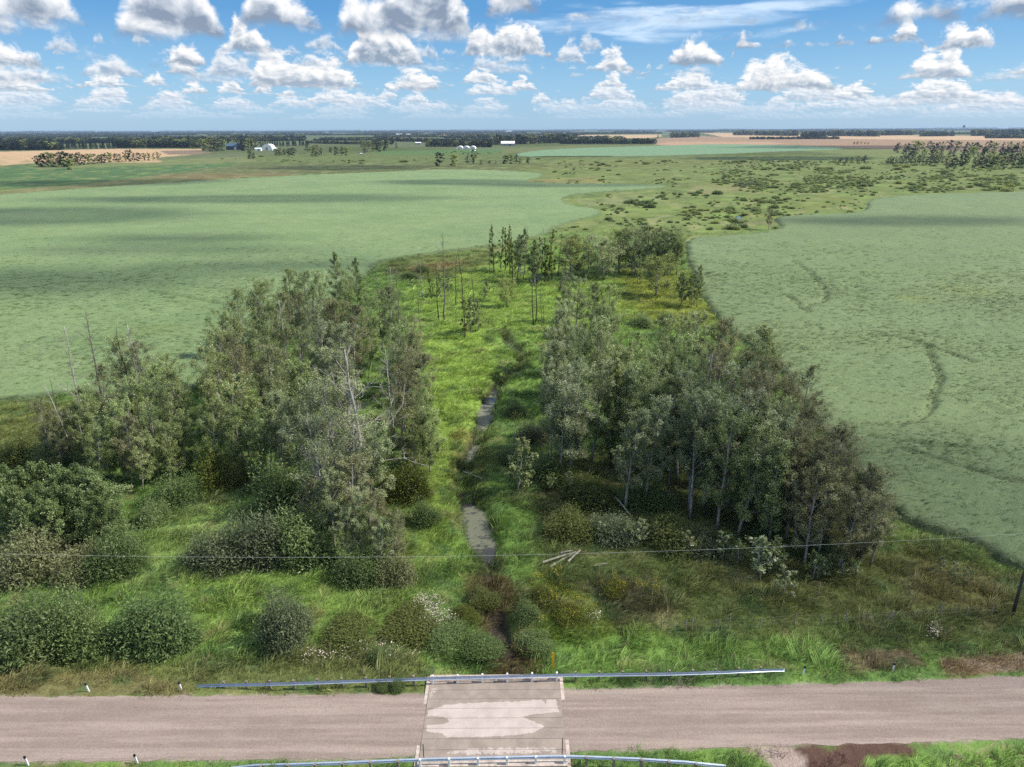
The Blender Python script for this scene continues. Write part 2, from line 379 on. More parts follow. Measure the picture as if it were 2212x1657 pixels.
def simple(name, colr, rough=0.7, spec=0.3, metal=0.0, var=0.15, scale=3.0, bmp=0.0, bscale=20.0):
    m, t, out = mat(name)
    g = t.new('ShaderNodeTexCoord').outputs['Object']
    n = t.noise(g, scale, 5, 0.6)
    lo = tuple(v * (1 - var) for v in colr); hi = tuple(min(1, v * (1 + var)) for v in colr)
    c = t.mix(t.sstep(n, 0.3, 0.7), lo, hi)
    nr = bump(t, t.noise(g, bscale, 4, 0.6), bmp) if bmp else None
    principled(t, out, c, rough, spec, metal, nr)
    return m
M_POP = leaf_mat('poplar_leaf', [(0.0, (0.075, 0.105, 0.03)), (0.35, (0.15, 0.19, 0.062)), (0.65, (0.23, 0.265, 0.11)), (0.88, (0.32, 0.34, 0.19)), (1.0, (0.46, 0.47, 0.33))], val=1.5)
M_SIL = leaf_mat('silver_poplar_leaf', [(0.0, (0.095, 0.115, 0.05)), (0.35, (0.19, 0.228, 0.10)), (0.65, (0.285, 0.32, 0.165)), (0.88, (0.4, 0.41, 0.28)), (1.0, (0.52, 0.52, 0.4))], val=1.3)
M_BRN = leaf_mat('tired_leaf', [(0.0, (0.082, 0.090, 0.036)), (0.35, (0.165, 0.175, 0.074)), (0.65, (0.245, 0.245, 0.12)), (0.9, (0.32, 0.295, 0.18)), (1.0, (0.42, 0.36, 0.23))], val=1.35)
M_OLV = leaf_mat('olive_leaf', [(0.0, (0.075, 0.098, 0.024)), (0.4, (0.155, 0.185, 0.048)), (0.75, (0.225, 0.245, 0.078)), (1.0, (0.3, 0.3, 0.12))], val=1.7)
M_WIL = leaf_mat('willow_leaf', [(0.0, (0.045, 0.07, 0.022)), (0.4, (0.105, 0.15, 0.048)), (0.75, (0.18, 0.225, 0.09)), (1.0, (0.3, 0.34, 0.19))], val=1.5)
M_GRY = leaf_mat('grey_willow_leaf', [(0.0, (0.045, 0.06, 0.028)), (0.4, (0.105, 0.13, 0.062)), (0.75, (0.18, 0.205, 0.115)), (1.0, (0.3, 0.32, 0.22))], val=1.4)
M_YEL = leaf_mat('yellow_green_leaf', [(0.0, (0.054, 0.072, 0.010)), (0.4, (0.126, 0.150, 0.022)), (0.75, (0.228, 0.240, 0.042)), (1.0, (0.324, 0.313, 0.086))], val=1.0)
M_SHB = leaf_mat('meadow_shrub_leaf', [(0.0, (0.07, 0.098, 0.028)), (0.4, (0.14, 0.18, 0.055)), (0.75, (0.215, 0.245, 0.095)), (1.0, (0.3, 0.32, 0.16))], val=1.4)
M_FAR = leaf_mat('far_tree_leaf', [(0.0, (0.020, 0.032, 0.012)), (0.4, (0.040, 0.058, 0.022)), (0.75, (0.070, 0.088, 0.036)), (1.0, (0.12, 0.13, 0.065))], trans=0.15)
M_OLB = leaf_mat('olive_bush_leaf', [(0.0, (0.075, 0.098, 0.024)), (0.4, (0.155, 0.185, 0.048)), (0.75, (0.225, 0.245, 0.078)), (1.0, (0.3, 0.3, 0.12))], val=0.95)
M_SPR = leaf_mat('spruce_needle', [(0.0, (0.012, 0.022, 0.012)), (0.5, (0.022, 0.038, 0.020)), (1.0, (0.040, 0.060, 0.032))], trans=0.1)
M_BARK = simple('poplar_bark', (0.27, 0.25, 0.215), 0.9, 0.1, var=0.45, scale=2.2)
M_DARKBARK = simple('dark_bark', (0.055, 0.045, 0.036), 0.95, 0.1, var=0.4, scale=2.5)
M_DEAD = simple('dead_wood', (0.30, 0.28, 0.255), 0.9, 0.1, var=0.3, scale=2.0)
M_DEADDARK = simple('weathered_dead_wood', (0.13, 0.115, 0.105), 0.9, 0.1, var=0.4, scale=2.0)

# ------------------------------------------------------------------ layout of the land
ROAD_TOP = np.array([P(x, y, 0.0)[:2] for x, y in [(-900, 1512), (0, 1507), (460, 1505), (930, 1501), (1210, 1493), (1500, 1486), (1900, 1476), (2212, 1461), (2500, 1447), (3100, 1415)]])
ROAD_BOT = np.array([P(x, y, 0.0)[:2] for x, y in [(-900, 1648), (0, 1641), (460, 1637), (900, 1632), (1225, 1618), (1500, 1612), (1700, 1606), (1950, 1600), (2212, 1590), (2500, 1580), (3100, 1556)]])
def road_top(x): return np.interp(x, ROAD_TOP[:, 0], ROAD_TOP[:, 1])
def road_bot(x): return np.interp(x, ROAD_BOT[:, 0], ROAD_BOT[:, 1])
CREEK_PX = [(1120, 1500), (1092, 1400), (1068, 1340), (1056, 1280), (1052, 1215), (1036, 1150), (1016, 1095), (1000, 1045), (1006, 1000), (1030, 960), (1046, 905), (1058, 860), (1082, 826), (1120, 800), (1130, 770), (1100, 742), (1085, 715)]
CREEK = np.array([P(x, y, -1.8)[:2] for x, y in CREEK_PX])
CREEK = np.vstack([[CREEK[0][0] + 0.3, 20.0], [CREEK[0][0] + 0.2, 40.0], CREEK])
CREEK2 = np.array([P(x, y, -1.6)[:2] for x, y in [(1592, 487), (1588, 478), (1597, 467)]])
BRX0, BRX1 = P(930, 1480, 0)[0] - 0.05, P(1205, 1480, 0)[0] + 0.15      # ends of the bridge deck
def pool_w(x, y):
    sy = project(x, y, -1.9)[1]
    return 0.55 + 0.9 * np.maximum(sstep(sy, 1070, 1110) * sstep(-sy, -1225, -1170), 0.9 * sstep(sy, 848, 868) * sstep(-sy, -935, -900)) + 0.55 * sstep(sy, 1340, 1352) * sstep(-sy, -1405, -1385)
def height(x, y):
    x = np.asarray(x, float); y = np.asarray(y, float)
    nat = GZ + 0.18 * fbm(x / 9, y / 9, 3, 5) + 0.10 * fbm(x / 2.2, y / 2.2, 2, 6) * sstep(200 - y, 0, 60)
    nat = nat + 0.5 * fbm(x / 120, y / 120, 2, 8) * sstep(y, 110, 260)
    d = np.maximum(y - road_top(x), road_bot(x) - y)
    bank = -0.06 - 0.10 * sstep(d, 0, 1.6) - (-nat + 0.25 - 0.16) * sstep(d, 1.2, 5.4) + 0.25 * sstep(d, 6.5, 10)
    bank = bank + 0.04 * fbm(x / 1.1, y / 1.1, 2, 9) * sstep(d, 0.2, 1.5)
    h = np.where(d < 0, -0.06, bank)
    inb = sstep(x, BRX0 - 0.3, BRX0 + 1.6) * sstep(-x, -BRX1 - 0.3, -BRX1 + 1.6)     # the opening under the bridge
    h = np.where(d < 6, np.minimum(h, h * (1 - inb) - 1.9 * inb), h)
    dc, par = line_d(x, y, CREEK)
    w = pool_w(x, y) + 0.45 * fbm(x / 2.2, y / 2.2, 3, 31)
    syc = project(x, y, -1.9)[1]; bed = 0.85 * sstep(syc, 1228, 1262) * (1 - sstep(syc, 1332, 1346)) + 0.75 * sstep(syc, 1396, 1415)
    cr = -2.15 + bed + np.maximum(dc - w, 0) * 0.85
    h = np.where(dc < 6, np.minimum(h, cr), h)
    dc2, _ = line_d(x, y, CREEK2)
    h = np.where(dc2 < 9, np.minimum(h, -1.9 + np.maximum(dc2 - 2.2, 0) * 0.5), h)
    return h
def ground_at(px, py):
    z = GZ
    for _ in range(4):
        p = P(px, py, z); z = float(height(p[0:1], p[1:2])[0])
    return np.array([p[0], p[1], z])
def hz(x, y): return float(height(np.array([x]), np.array([y]))[0])

FIELD_L_PX = [(-900, 905), (0, 868), (120, 856), (200, 850), (300, 862), (400, 852), (450, 826), (540, 772), (620, 702), (720, 645), (800, 588), (815, 566), (870, 556), (960, 546), (1060, 534), (1120, 524), (1180, 505), (1195, 492), (1230, 480), (1290, 466), (1303, 459), (1290, 452), (1240, 446), (1212, 434), (1222, 422), (1290, 414), (1400, 409), (1446, 404), (1440, 400), (1330, 397), (1180, 396), (1130, 392), (1150, 386), (1185, 376), (1100, 369), (980, 365), (860, 370), (640, 379), (470, 389), (300, 398), (120, 412), (0, 421), (-500, 452)]
FIELD_R_PX = [(1482, 514), (1560, 511), (1620, 507), (1660, 501), (1692, 494), (1684, 482), (1668, 470), (1760, 464), (1850, 462), (1876, 450), (1872, 440), (1880, 430), (1960, 422), (2060, 418), (2212, 414), (2700, 402), (3600, 560), (3600, 1560), (2300, 1262), (2212, 1240), (2140, 1196), (2060, 1158), (1935, 1118), (1890, 1060), (1800, 960), (1740, 880), (1690, 800), (1620, 750), (1560, 700), (1528, 655), (1510, 628), (1496, 590), (1484, 550)]
FIELD_F_PX = [(1075, 338), (1180, 322), (1420, 315), (1560, 311), (1720, 314), (1860, 322), (1700, 326), (1500, 335), (1280, 338)]
def world_poly(px): return np.array([P(a, b, GZ + 0.3)[:2] for a, b in px])
FL, FR, FF = world_poly(FIELD_L_PX), world_poly(FIELD_R_PX), world_poly(FIELD_F_PX)
def smooth_poly(p, n=2):
    for _ in range(n):
        q = np.roll(p, -1, 0); p = np.stack([0.75 * p + 0.25 * q, 0.25 * p + 0.75 * q], 1).reshape(-1, 2)
    return p
FL, FR, FF = smooth_poly(FL), smooth_poly(FR), smooth_poly(FF)

# colours of what grows (and one cloud shadow band), painted over the land by zones
LUSH, MIDG, DEEP, OLIVE, STRAW, BROWN, LIME = (.125, .205, .046), (.092, .155, .044), (.055, .100, .034), (.110, .118, .036), (.30, .245, .135), (.135, .105, .052), (.170, .250, .048)
ZONES = [  # polygon in picture units, colour, softness in picture units, strength
    ([(-200, 900), (300, 860), (420, 900), (380, 1000), (-200, 1010)], OLIVE, 40, .8),
    ([(880, 640), (1000, 560), (1200, 560), (1340, 600), (1540, 620), (1520, 700), (1340, 700), (1200, 760), (1110, 830), (1000, 950), (940, 960), (930, 830)], LIME, 60, .85),
    ([(900, 720), (1080, 700), (1080, 860), (1000, 1000), (960, 1240), (900, 1240), (930, 1000)], LIME, 40, .7),
    ([(1340, 570), (1500, 600), (1560, 690), (1420, 710), (1340, 660)], (.150, .175, .028), 30, .9),
    ([(1060, 720), (1180, 740), (1180, 900), (1080, 900)], LUSH, 30, .8),
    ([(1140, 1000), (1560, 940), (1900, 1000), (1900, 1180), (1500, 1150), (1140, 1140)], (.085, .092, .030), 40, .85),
    ([(1090, 1110), (1160, 1100), (1150, 1250), (1085, 1260)], LUSH, 14, .9),
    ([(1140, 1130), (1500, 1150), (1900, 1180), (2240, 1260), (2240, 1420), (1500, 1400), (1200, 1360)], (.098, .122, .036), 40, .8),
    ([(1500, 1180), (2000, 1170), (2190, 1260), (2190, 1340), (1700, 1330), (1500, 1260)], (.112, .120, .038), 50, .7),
    ([(1980, 1210), (2160, 1250), (2150, 1330), (1960, 1300)], (.135, .110, .042), 40, .45),
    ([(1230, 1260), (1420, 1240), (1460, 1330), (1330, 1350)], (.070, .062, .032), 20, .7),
    ([(1140, 1240), (1300, 1300), (1330, 1380), (1130, 1400)], (.100, .140, .022), 25, .8),
    ([(1120, 1390), (1400, 1380), (1800, 1395), (1780, 1425), (1420, 1440), (1120, 1450)], LUSH, 20, .9),
    ([(1800, 1410), (1960, 1400), (2000, 1440), (1820, 1452)], (.135, .098, .058), 12, .9),
    ([(2030, 1430), (2400, 1400), (2400, 1440), (2050, 1462)], (.20, .135, .080), 10, .9),
    ([(1000, 1240), (1090, 1240), (1105, 1330), (1050, 1350), (1005, 1310)], (.118, .102, .036), 22, .6),
    ([(980, 930), (1050, 930), (1040, 1060), (970, 1060)], (.140, .095, .038), 14, .55),
    ([(-300, 1425), (380, 1440), (700, 1400), (900, 1400), (930, 1500), (-300, 1512)], (.108, .118, .042), 18, .8),
    ([(-300, 1455), (300, 1455), (420, 1500), (-300, 1510)], (.150, .132, .058), 12, .7),
    ([(380, 1250), (900, 1230), (960, 1330), (800, 1360), (380, 1400)], (.142, .212, .048), 40, .75),
    ([(370, 1040), (540, 1010), (520, 1130), (420, 1250), (300, 1250)], (.150, .205, .066), 25, .7),
    ([(-200, 1010), (60, 1000), (80, 1110), (-200, 1120)], (.130, .150, .060), 25, .6),
    ([(840, 560), (1060, 540), (1060, 570), (900, 610), (830, 590)], (.085, .092, .030), 14, .8),
    ([(880, 575), (1010, 560), (1000, 572), (890, 592)], (.150, .110, .048), 6, .7),
    ([(1195, 470), (1300, 470), (1300, 490), (1200, 500)], (.170, .170, .070), 8, .7),
    # beyond the two near fields
    ([(1100, 345), (2260, 330), (2260, 420), (1880, 430), (1860, 470), (1480, 520), (1190, 500), (1300, 460), (1210, 430), (1440, 405), (1120, 395)], (.125, .160, .048), 8, .9),
    ([(1140, 387), (1310, 384), (1300, 396), (1130, 396)], (.195, .165, .070), 3, .8),
    ([(1500, 400), (1640, 395), (1640, 410), (1480, 425)], (.20, .17, .085), 5, .6),
    ([(1240, 430), (1420, 420), (1440, 436), (1260, 446)], (.20, .20, .11), 4, .4),
    ([(1870, 425), (1700, 470), (1680, 480), (1620, 470), (1750, 420)], (.125, .135, .038), 8, .5),
    ([(1090, 352), (1640, 340), (1640, 356), (1100, 368)], (.120, .130, .042), 4, .8),
    ([(300, 390), (560, 362), (1000, 355), (1120, 366), (860, 372), (640, 378), (300, 398)], (.105, .105, .045), 5, .8),
    ([(640, 362), (900, 352), (1180, 352), (1180, 362), (860, 372), (640, 380)], (.085, .098, .038), 4, .7),
    ([(310, 379), (420, 374), (640, 376), (640, 388), (430, 388), (330, 384)], (.160, .115, .060), 3, .7),
    ([(0, 410), (180, 398), (310, 382), (330, 388), (200, 406), (0, 424)], (.16, .145, .070), 3, .7),
    ([(-900, 400), (0, 362), (60, 356), (330, 352), (560, 348), (420, 368), (300, 383), (180, 397), (-900, 470)], (.060, .120, .048), 3, .95),
    ([(330, 346), (540, 338), (720, 335), (720, 346), (560, 350), (80, 366), (60, 358)], (.150, .165, .070), 2, .8),
    ([(520, 336), (1100, 322), (1100, 345), (860, 352), (560, 350)], (.095, .125, .042), 2, .9),
    ([(800, 327), (1080, 322), (1090, 330), (830, 334)], (.072, .135, .045), 1.5, .9),
    ([(-900, 352), (-500, 330), (0, 328), (230, 322), (440, 322), (440, 332), (345, 340), (345, 351), (80, 352), (0, 358), (-900, 384)], (.42, .285, .165), 1.2, 1),
    ([(345, 326), (440, 324), (460, 330), (430, 334), (360, 334)], (.15, .115, .085), 1, .9),
    ([(1870, 322), (2600, 324), (2600, 345), (2200, 345), (1900, 340), (1560, 312), (1700, 313)], (.135, .155, .052), 1.5, .9),
    ([(1090, 322), (1240, 314), (1420, 313), (1420, 316), (1180, 326), (1075, 332)], (.12, .135, .052), 1, .9),
    ([(1500, 340), (1880, 338), (1880, 346), (1500, 346)], (.052, .080, .036), 1.5, .7),  # cloud shadow band, put into the ground colour as a darker strip
    ([(1425, 314), (1410, 309), (1420, 299), (1500, 293), (1560, 296), (1900, 300), (2600, 302), (2600, 330), (2212, 330), (1890, 322), (1720, 313)], (.26, .175, .110), 1, 1),
    ([(1240, 292), (1430, 290), (1430, 295), (1400, 299), (1235, 297)], (.42, .29, .165), .7, 1),
    ([(1518, 287), (1700, 289), (1900, 292), (2600, 296), (2600, 304), (2212, 303), (1900, 301), (1560, 296)], (.42, .29, .17), .7, 1),
    ([(1410, 312), (1450, 306), (1660, 306), (1700, 311), (1500, 316)], (.36, .235, .145), .8, .8),
    ([(1700, 314), (2600, 322), (2600, 330), (2212, 330), (1900, 322)], (.16, .115, .075), 1, .8),
    ([(955, 289), (1040, 289), (1040, 293), (955, 293)], (.42, .31, .18), .5, 1),
    ([(830, 294), (920, 294), (920, 297), (830, 298)], (.20, .16, .10), .5, .9),
    ([(670, 299), (760, 299), (760, 306), (660, 308)], (.10, .125, .06), .7, .9),
    ([(1300, 289.5), (1440, 289), (1440, 291), (1300, 291.5)], (.12, .155, .085), .5, .9),
]
def land_colour(x, y, z):
    px, py = project(x, y, z)
    n1 = fbm(x / 7, y / 7, 4, 41); n2 = fbm(x / 2.0, y / 2.0, 3, 42); n3 = fbm(x / 26, y / 26, 3, 43)
    far = sstep(y, 250, 700)
    c = np.zeros((len(x), 3))
    A = np.array
    w = sstep(n1 + 0.5 * n2, -0.35, 0.35)[:, None]
    c[:] = A(MIDG) * (1 - w) + A(LUSH) * w
    w = sstep(n3 + 0.4 * n2, 0.12, 0.5)[:, None] * 0.7
    c = c * (1 - w) + A(OLIVE) * w
    cf = A((.085, .105, .042)) + 0.03 * perlin(x / 300, y / 500, 3)[:, None]
    c = c * (1 - far[:, None]) + cf * far[:, None]
    jit = 1 + 0 * y
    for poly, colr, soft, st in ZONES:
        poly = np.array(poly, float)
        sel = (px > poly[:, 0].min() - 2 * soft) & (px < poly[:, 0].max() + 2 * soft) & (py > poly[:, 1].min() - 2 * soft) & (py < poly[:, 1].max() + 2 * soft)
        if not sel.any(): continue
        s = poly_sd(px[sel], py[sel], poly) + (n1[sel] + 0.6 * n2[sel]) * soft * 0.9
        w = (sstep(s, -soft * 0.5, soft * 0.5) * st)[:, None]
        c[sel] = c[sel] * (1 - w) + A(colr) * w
    # small scale patches of the meadow: straw-coloured, deep green
    near = 1 - far
    w = (sstep(fbm(x / 4.2, y / 4.2, 3, 77), 0.24, 0.46) * near * 0.55)[:, None]
    c = c * (1 - w) + A((.20, .19, .085)) * w
    w = (sstep(fbm(x / 3.4, y / 3.4, 3, 78), 0.16, 0.40) * near * 0.68)[:, None]
    c = c * (1 - w) + A(DEEP) * w
    midm = sstep(y, 200, 300) * sstep(-y, -1600, -900)
    w = (sstep(fbm(x / 16, y / 26, 4, 81), 0.02, 0.30) * midm * 0.6)[:, None]; c = c * (1 - w) + A((.078, .105, .036)) * w
    w = (sstep(fbm(x / 13, y / 24, 4, 82), 0.10, 0.36) * midm * 0.6)[:, None]; c = c * (1 - w) + A((.21, .20, .095)) * w
    w = (sstep(fbm(x / 20, y / 30, 3, 83), 0.12, 0.36) * midm * 0.55)[:, None]; c = c * (1 - w) + A((.155, .215, .060)) * w
    c *= (1 + 0.22 * n2 * near + 0.10 * n1)[:, None] * (1 + 0.15 * near)[:, None]
    # creek: mud and reeds
    dc, par = line_d(x, y, CREEK)
    w = (sstep(-dc + 0.4 * n2, -1.5, -0.8) * (y < 190))[:, None]
    c = c * (1 - w) + A((.045, .036, .028)) * w
    # gravel thrown on the shoulder
    d = np.maximum(y - road_top(x), road_bot(x) - y)
    w = (sstep(-d + 0.5 * n2, -0.35, 0.1))[:, None]
    c = c * (1 - w) + A((.30, .24, .205)) * w
    # bare soil of a field entrance south of the road
    pe = poly_sd(px, py, np.array([(1690, 1610), (1760, 1614), (1900, 1604), (2000, 1608), (1960, 1622), (1860, 1632), (1840, 1700), (1740, 1700), (1720, 1650)], float))
    w = (sstep(pe + 30 * n1 + 26 * n2, -4, 10))[:, None]
    c = c * (1 - w) + A((.095, .056, .042)) * w
    pe = poly_sd(px, py, np.array([(1600, 1610), (1700, 1606), (1740, 1640), (1745, 1700), (1690, 1700), (1660, 1650)], float))
    w = sstep(pe + 8 * n1 + 8 * n2, -4, 8)[:, None]
    c = c * (1 - w) + A((.30, .235, .20)) * w
    return np.clip(c, 0.012, 0.6)

def fan_rows():
    ys = [20.0]
    while ys[-1] < 26000:
        y = ys[-1]
        dy = 0.6 if y < 34 else 0.32 if y < 80 else 0.004 * y if y < 420 else 0.0125 * y
        ys.append(y + dy)
    return np.array(ys)
def fan_grid(ys, us, off=38.0, mul=0.80):
    Y, U = np.meshgrid(ys, us, indexing='ij')
    return U * (mul * Y + off), Y
def grid_quads(nr, nc, keep=None):
    i = np.arange(nr - 1)[:, None] * nc; j = np.arange(nc - 1)[None, :]
    q = np.stack([i + j, i + j + 1, i + nc + j + 1, i + nc + j], -1)
    if keep is not None: q = q[keep]
    return q.reshape(-1, 4)
def compact(v, q):
    used = np.unique(q); mp = np.zeros(len(v), np.int64); mp[used] = np.arange(len(used)); return v[used], mp[q], used

def build_ground():
    ys = fan_rows(); us = np.linspace(-1, 1, 361)
    X, Y = fan_grid(ys, us)
    x, y = X.ravel(), Y.ravel()
    z = height(x, y)
    v = np.stack([x, y, z], 1)
    m, t, out = mat('meadow_ground')
    at = t.new('ShaderNodeAttribute'); at.attribute_name = 'Col'; at.attribute_type = 'GEOMETRY'
    g = t.new('ShaderNodeNewGeometry').outputs['Position']
    n = t.noise(g, 1.3, 6, 0.65); n2 = t.noise(g, 6.0, 4, 0.6); n3 = t.noise(g, 0.05, 5, 0.6)
    c = t.mix(t.sstep(n, 0.3, 0.7), at.outputs['Color'], at.outputs['Color'])
    f = t.math('ADD', t.math('MULTIPLY', n, 0.7), t.math('ADD', t.math('MULTIPLY', n2, 0.5), t.math('MULTIPLY', n3, 0.5)))
    sc = t.new('ShaderNodeVectorMath', operation='SCALE'); t.link(at.outputs['Color'], sc.inputs[0]); t.link(t.math('ADD', 0.15, f), sc.inputs['Scale'])
    h = t.math('ADD', t.math('MULTIPLY', n, 0.6), t.math('MULTIPLY', n2, 0.25))
    principled(t, out, sc.outputs[0], 0.95, 0.1, normal=bump(t, h, 0.35, 0.9))
    me = mesh_np('ground', v, grid_quads(len(ys), len(us)), None, [m], True)
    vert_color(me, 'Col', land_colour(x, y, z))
    tag(obj('ground', me), 'meadow and farmland reaching to the horizon', None, None, 'structure')
build_ground()

# the crop stands on the land as a raised, wind-laid canopy
CRACKS = [np.array([P(a, b, GZ)[:2] for a, b in pts]) for pts in [
    [(1866, 925), (1935, 928), (1985, 915), (2010, 893), (2014, 860), (2032, 826), (2016, 790), (2000, 752)],
    [(1885, 952), (1950, 962), (2010, 972), (2080, 976), (2110, 982)],
    [(1710, 566), (1745, 590), (1772, 615), (1784, 640), (1782, 655), (1730, 668), (1748, 680), (1700, 640)],
    [(1930, 735), (2000, 752), (2100, 790)],
    [(330, 632), (400, 645), (470, 660)], [(1950, 980), (2050, 1010), (2150, 1040), (2260, 1060)],
]]
def field_relief(x, y):
    wx = 2.4 * fbm(x / 11, y / 11, 3, 101); wy = 2.4 * fbm(x / 11, y / 11, 3, 102)
    a = 1 - np.abs(fbm((x + wx) / 4.2 + (y) / 16, (y + wy) / 2.0, 4, 103)) * 2.4
    b = fbm(x / 20, y / 14, 3, 104); c = fbm((x + 1.5 * wx) / 1.5, (y + 1.5 * wy) / 0.7, 2, 105)
    amp = 0.5 + 0.9 * sstep(fbm(x / 40, y / 40, 2, 106), -0.2, 0.35)
    return amp * (0.23 * a + 0.10 * c) + 0.14 * b
def build_field(name, poly, base_h, edge, label, colr, shade2, cracks=False, relief=1.0, fine=None):
    ys = fan_rows() if fine is None else fine
    b0, b1 = poly.min(0), poly.max(0)
    ys = ys[(ys > b0[1] - 4) & (ys < b1[1] + 30)]
    us = np.linspace(-1.25, 1.25, 560)
    X, Y = fan_grid(ys, us); x, y = X.ravel(), Y.ravel()
    sd = poly_sd(x, y, poly) + (0.9 + 0.004 * np.minimum(y, 600)) * fbm(x / 4.0, y / 4.0, 4, 55)
    z = height(x, y)
    rel = field_relief(x, y) * relief * (1 - 0.8 * sstep(y, 200, 600))
    if cracks:
        for pts in CRACKS:
            dc, _ = line_d(x, y, pts); wob = 0.30 + 0.25 * fbm(x / 2.5, y / 2.5, 2, 66)
            rel = rel - 0.75 * np.exp(-(dc / (np.maximum(wob, 0.12) + 0.0015 * y)) ** 2)
    top = z + base_h + rel
    zz = (z - 0.35) + (top - z + 0.35) * sstep(sd, -edge, edge)
    keep = (sd.reshape(X.shape) > -edge * 1.6)
    kq = keep[:-1, :-1] | keep[1:, 1:] | keep[1:, :-1] | keep[:-1, 1:]
    v, q, used = compact(np.stack([x, y, zz], 1), grid_quads(len(ys), len(us), kq))
    m, t, out = mat(name + '_canopy')
    g = t.new('ShaderNodeNewGeometry').outputs['Position']
    st = t.new('ShaderNodeMapping'); t.link(g, st.inputs[0]); st.inputs['Scale'].default_value = (0.55, 1.0, 1.0); st.inputs['Rotation'].default_value = (0, 0, R(18))
    n1 = t.noise(st.outputs[0], 0.9, 6, 0.62, 0.9); n2 = t.noise(st.outputs[0], 3.6, 5, 0.65, 0.6); n3 = t.noise(g, 0.022, 5, 0.6); n4 = t.noise(g, 0.12, 4, 0.6)
    f = t.math('ADD', t.math('MULTIPLY', n1, 0.55), t.math('MULTIPLY', n2, 0.45))
    at = t.new('ShaderNodeAttribute'); at.attribute_name = 'Col'; at.attribute_type = 'GEOMETRY'
    sc = t.new('ShaderNodeVectorMath', operation='SCALE'); t.link(at.outputs['Color'], sc.inputs[0])
    t.link(t.math('ADD', 0.35, t.math('ADD', t.math('MULTIPLY', f, 0.8), t.math('MULTIPLY', n4, 0.5))), sc.inputs['Scale'])
    c = t.mix(t.sstep(n3, 0.42, 0.66, 0.0, 0.5), sc.outputs[0], shade2)
    b = principled(t, out, c, 0.75, 0.25, normal=bump(t, t.math('ADD', t.math('MULTIPLY', n1, 0.55), t.math('MULTIPLY', n2, 0.35)), 0.55, 1.0))
    me = mesh_np(name, v, q, None, [m], True)
    xx, yy = v[:, 0], v[:, 1]
    cc = np.tile(np.array(colr), (len(v), 1))
    w = sstep(fbm(xx / 30, yy / 60, 3, 61), 0.05, 0.5)[:, None] * 0.45
    cc = cc * (1 - w) + np.array((.165, .215, .100)) * w
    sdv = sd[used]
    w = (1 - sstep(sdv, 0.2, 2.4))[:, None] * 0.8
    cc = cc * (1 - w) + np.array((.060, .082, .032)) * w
    if cracks:
        for pts in CRACKS:
            dc, _ = line_d(xx, yy, pts); w = (np.exp(-(dc / 0.5) ** 2) * 0.28)[:, None]; cc = cc * (1 - w) + np.array((.075, .085, .045)) * w
        for (a, b_, rx) in [(330, 720, 7), (2085, 632, 9), (1970, 650, 5)]:
            p = P(a, b_, GZ); w = (np.exp(-(((xx - p[0]) / rx) ** 2 + ((yy - p[1]) / (rx * 0.8)) ** 2)) * 0.6)[:, None]; cc = cc * (1 - w) + np.array((.17, .20, .05)) * w
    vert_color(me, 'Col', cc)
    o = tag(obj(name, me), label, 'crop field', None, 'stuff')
    return o
CROP = (.168, .230, .094)
build_field('crop_field', FL, 0.72, 0.55, 'pale green cereal field behind the grove and dead trees', CROP, (.115, .185, .070), True, 1.0)
build_field('crop_field', FR, 0.72, 0.55, 'wind-laid grey green cereal field beside the utility pole', (.132, .180, .076), (.152, .198, .080), True, 1.4)
build_field('crop_field', FF, 0.8, 2.0, 'distant mint green strip of crop before the dark shelterbelt', (.135, .225, .115), (.14, .22, .11), False, 0.3)

# water of the creek, partly covered by pale weed
def build_water():
    m, t, out = mat('creek_water')
    g = t.new('ShaderNodeNewGeometry').outputs['Position']
    n = t.noise(g, 0.9, 6, 0.68, 0.4); n2 = t.noise(g, 9.0, 4, 0.6)
    at = t.new('ShaderNodeAttribute'); at.attribute_name = 'weed'; at.attribute_type = 'GEOMETRY'
    w = t.sstep(t.math('ADD', at.outputs['Fac'], t.math('MULTIPLY', t.math('SUBTRACT', n, 0.5), 2.2)), 0.40, 0.66)
    c = t.mix(w, (.020, .018, .014), t.mix(t.sstep(n2, 0.35, 0.65), (.115, .120, .072), (.185, .185, .120)))
    b = principled(t, out, c, t.math('ADD', 0.06, t.math('MULTIPLY', w, 0.7)), 0.5, normal=bump(t, n2, 0.02, 0.3))
    def strip(name, line, half, z, label, weedf):
        n = 90; s = np.linspace(0, len(line) - 1, n); px = np.interp(s, np.arange(len(line)), line[:, 0]); py = np.interp(s, np.arange(len(line)), line[:, 1])
        tx, ty = np.gradient(px), np.gradient(py); L = np.hypot(tx, ty) + 1e-9; nx, ny = -ty / L, tx / L
        k = np.linspace(-1, 1, 5)
        V = np.stack([(px[:, None] + nx[:, None] * k * half), (py[:, None] + ny[:, None] * k * half), np.full((n, 5), z)], -1).reshape(-1, 3)
        me = mesh_np(name, V, grid_quads(n, 5), None, [m], True)
        a = me.attributes.new('weed', 'FLOAT', 'POINT'); a.data.foreach_set('value', np.repeat(weedf(px, py), 5).astype(np.float32))
        tag(obj(name, me), label, None, None, 'structure')
    def weed(px, py):
        sx, sy = project(px, py, -1.9)
        w = np.zeros_like(sx)
        w = np.maximum(w, sstep(sy, 1085, 1100) * sstep(-sy, -1192, -1178)); w = np.maximum(w, sstep(sy, 868, 890) * sstep(-sy, -985, -925) )
        return np.maximum(w * 0.72, 0.5 * sstep(-sy, -1075, -1040) * sstep(sy, 826, 850))
    strip("creek", CREEK[6:], 2.6, -2.05, 'narrow creek with dark water and pale weed', weed)
    strip('creek', CREEK2, 1.7, -1.55, 'bend of the creek glinting in the far meadow', lambda a, b: np.zeros_like(a))
build_water()

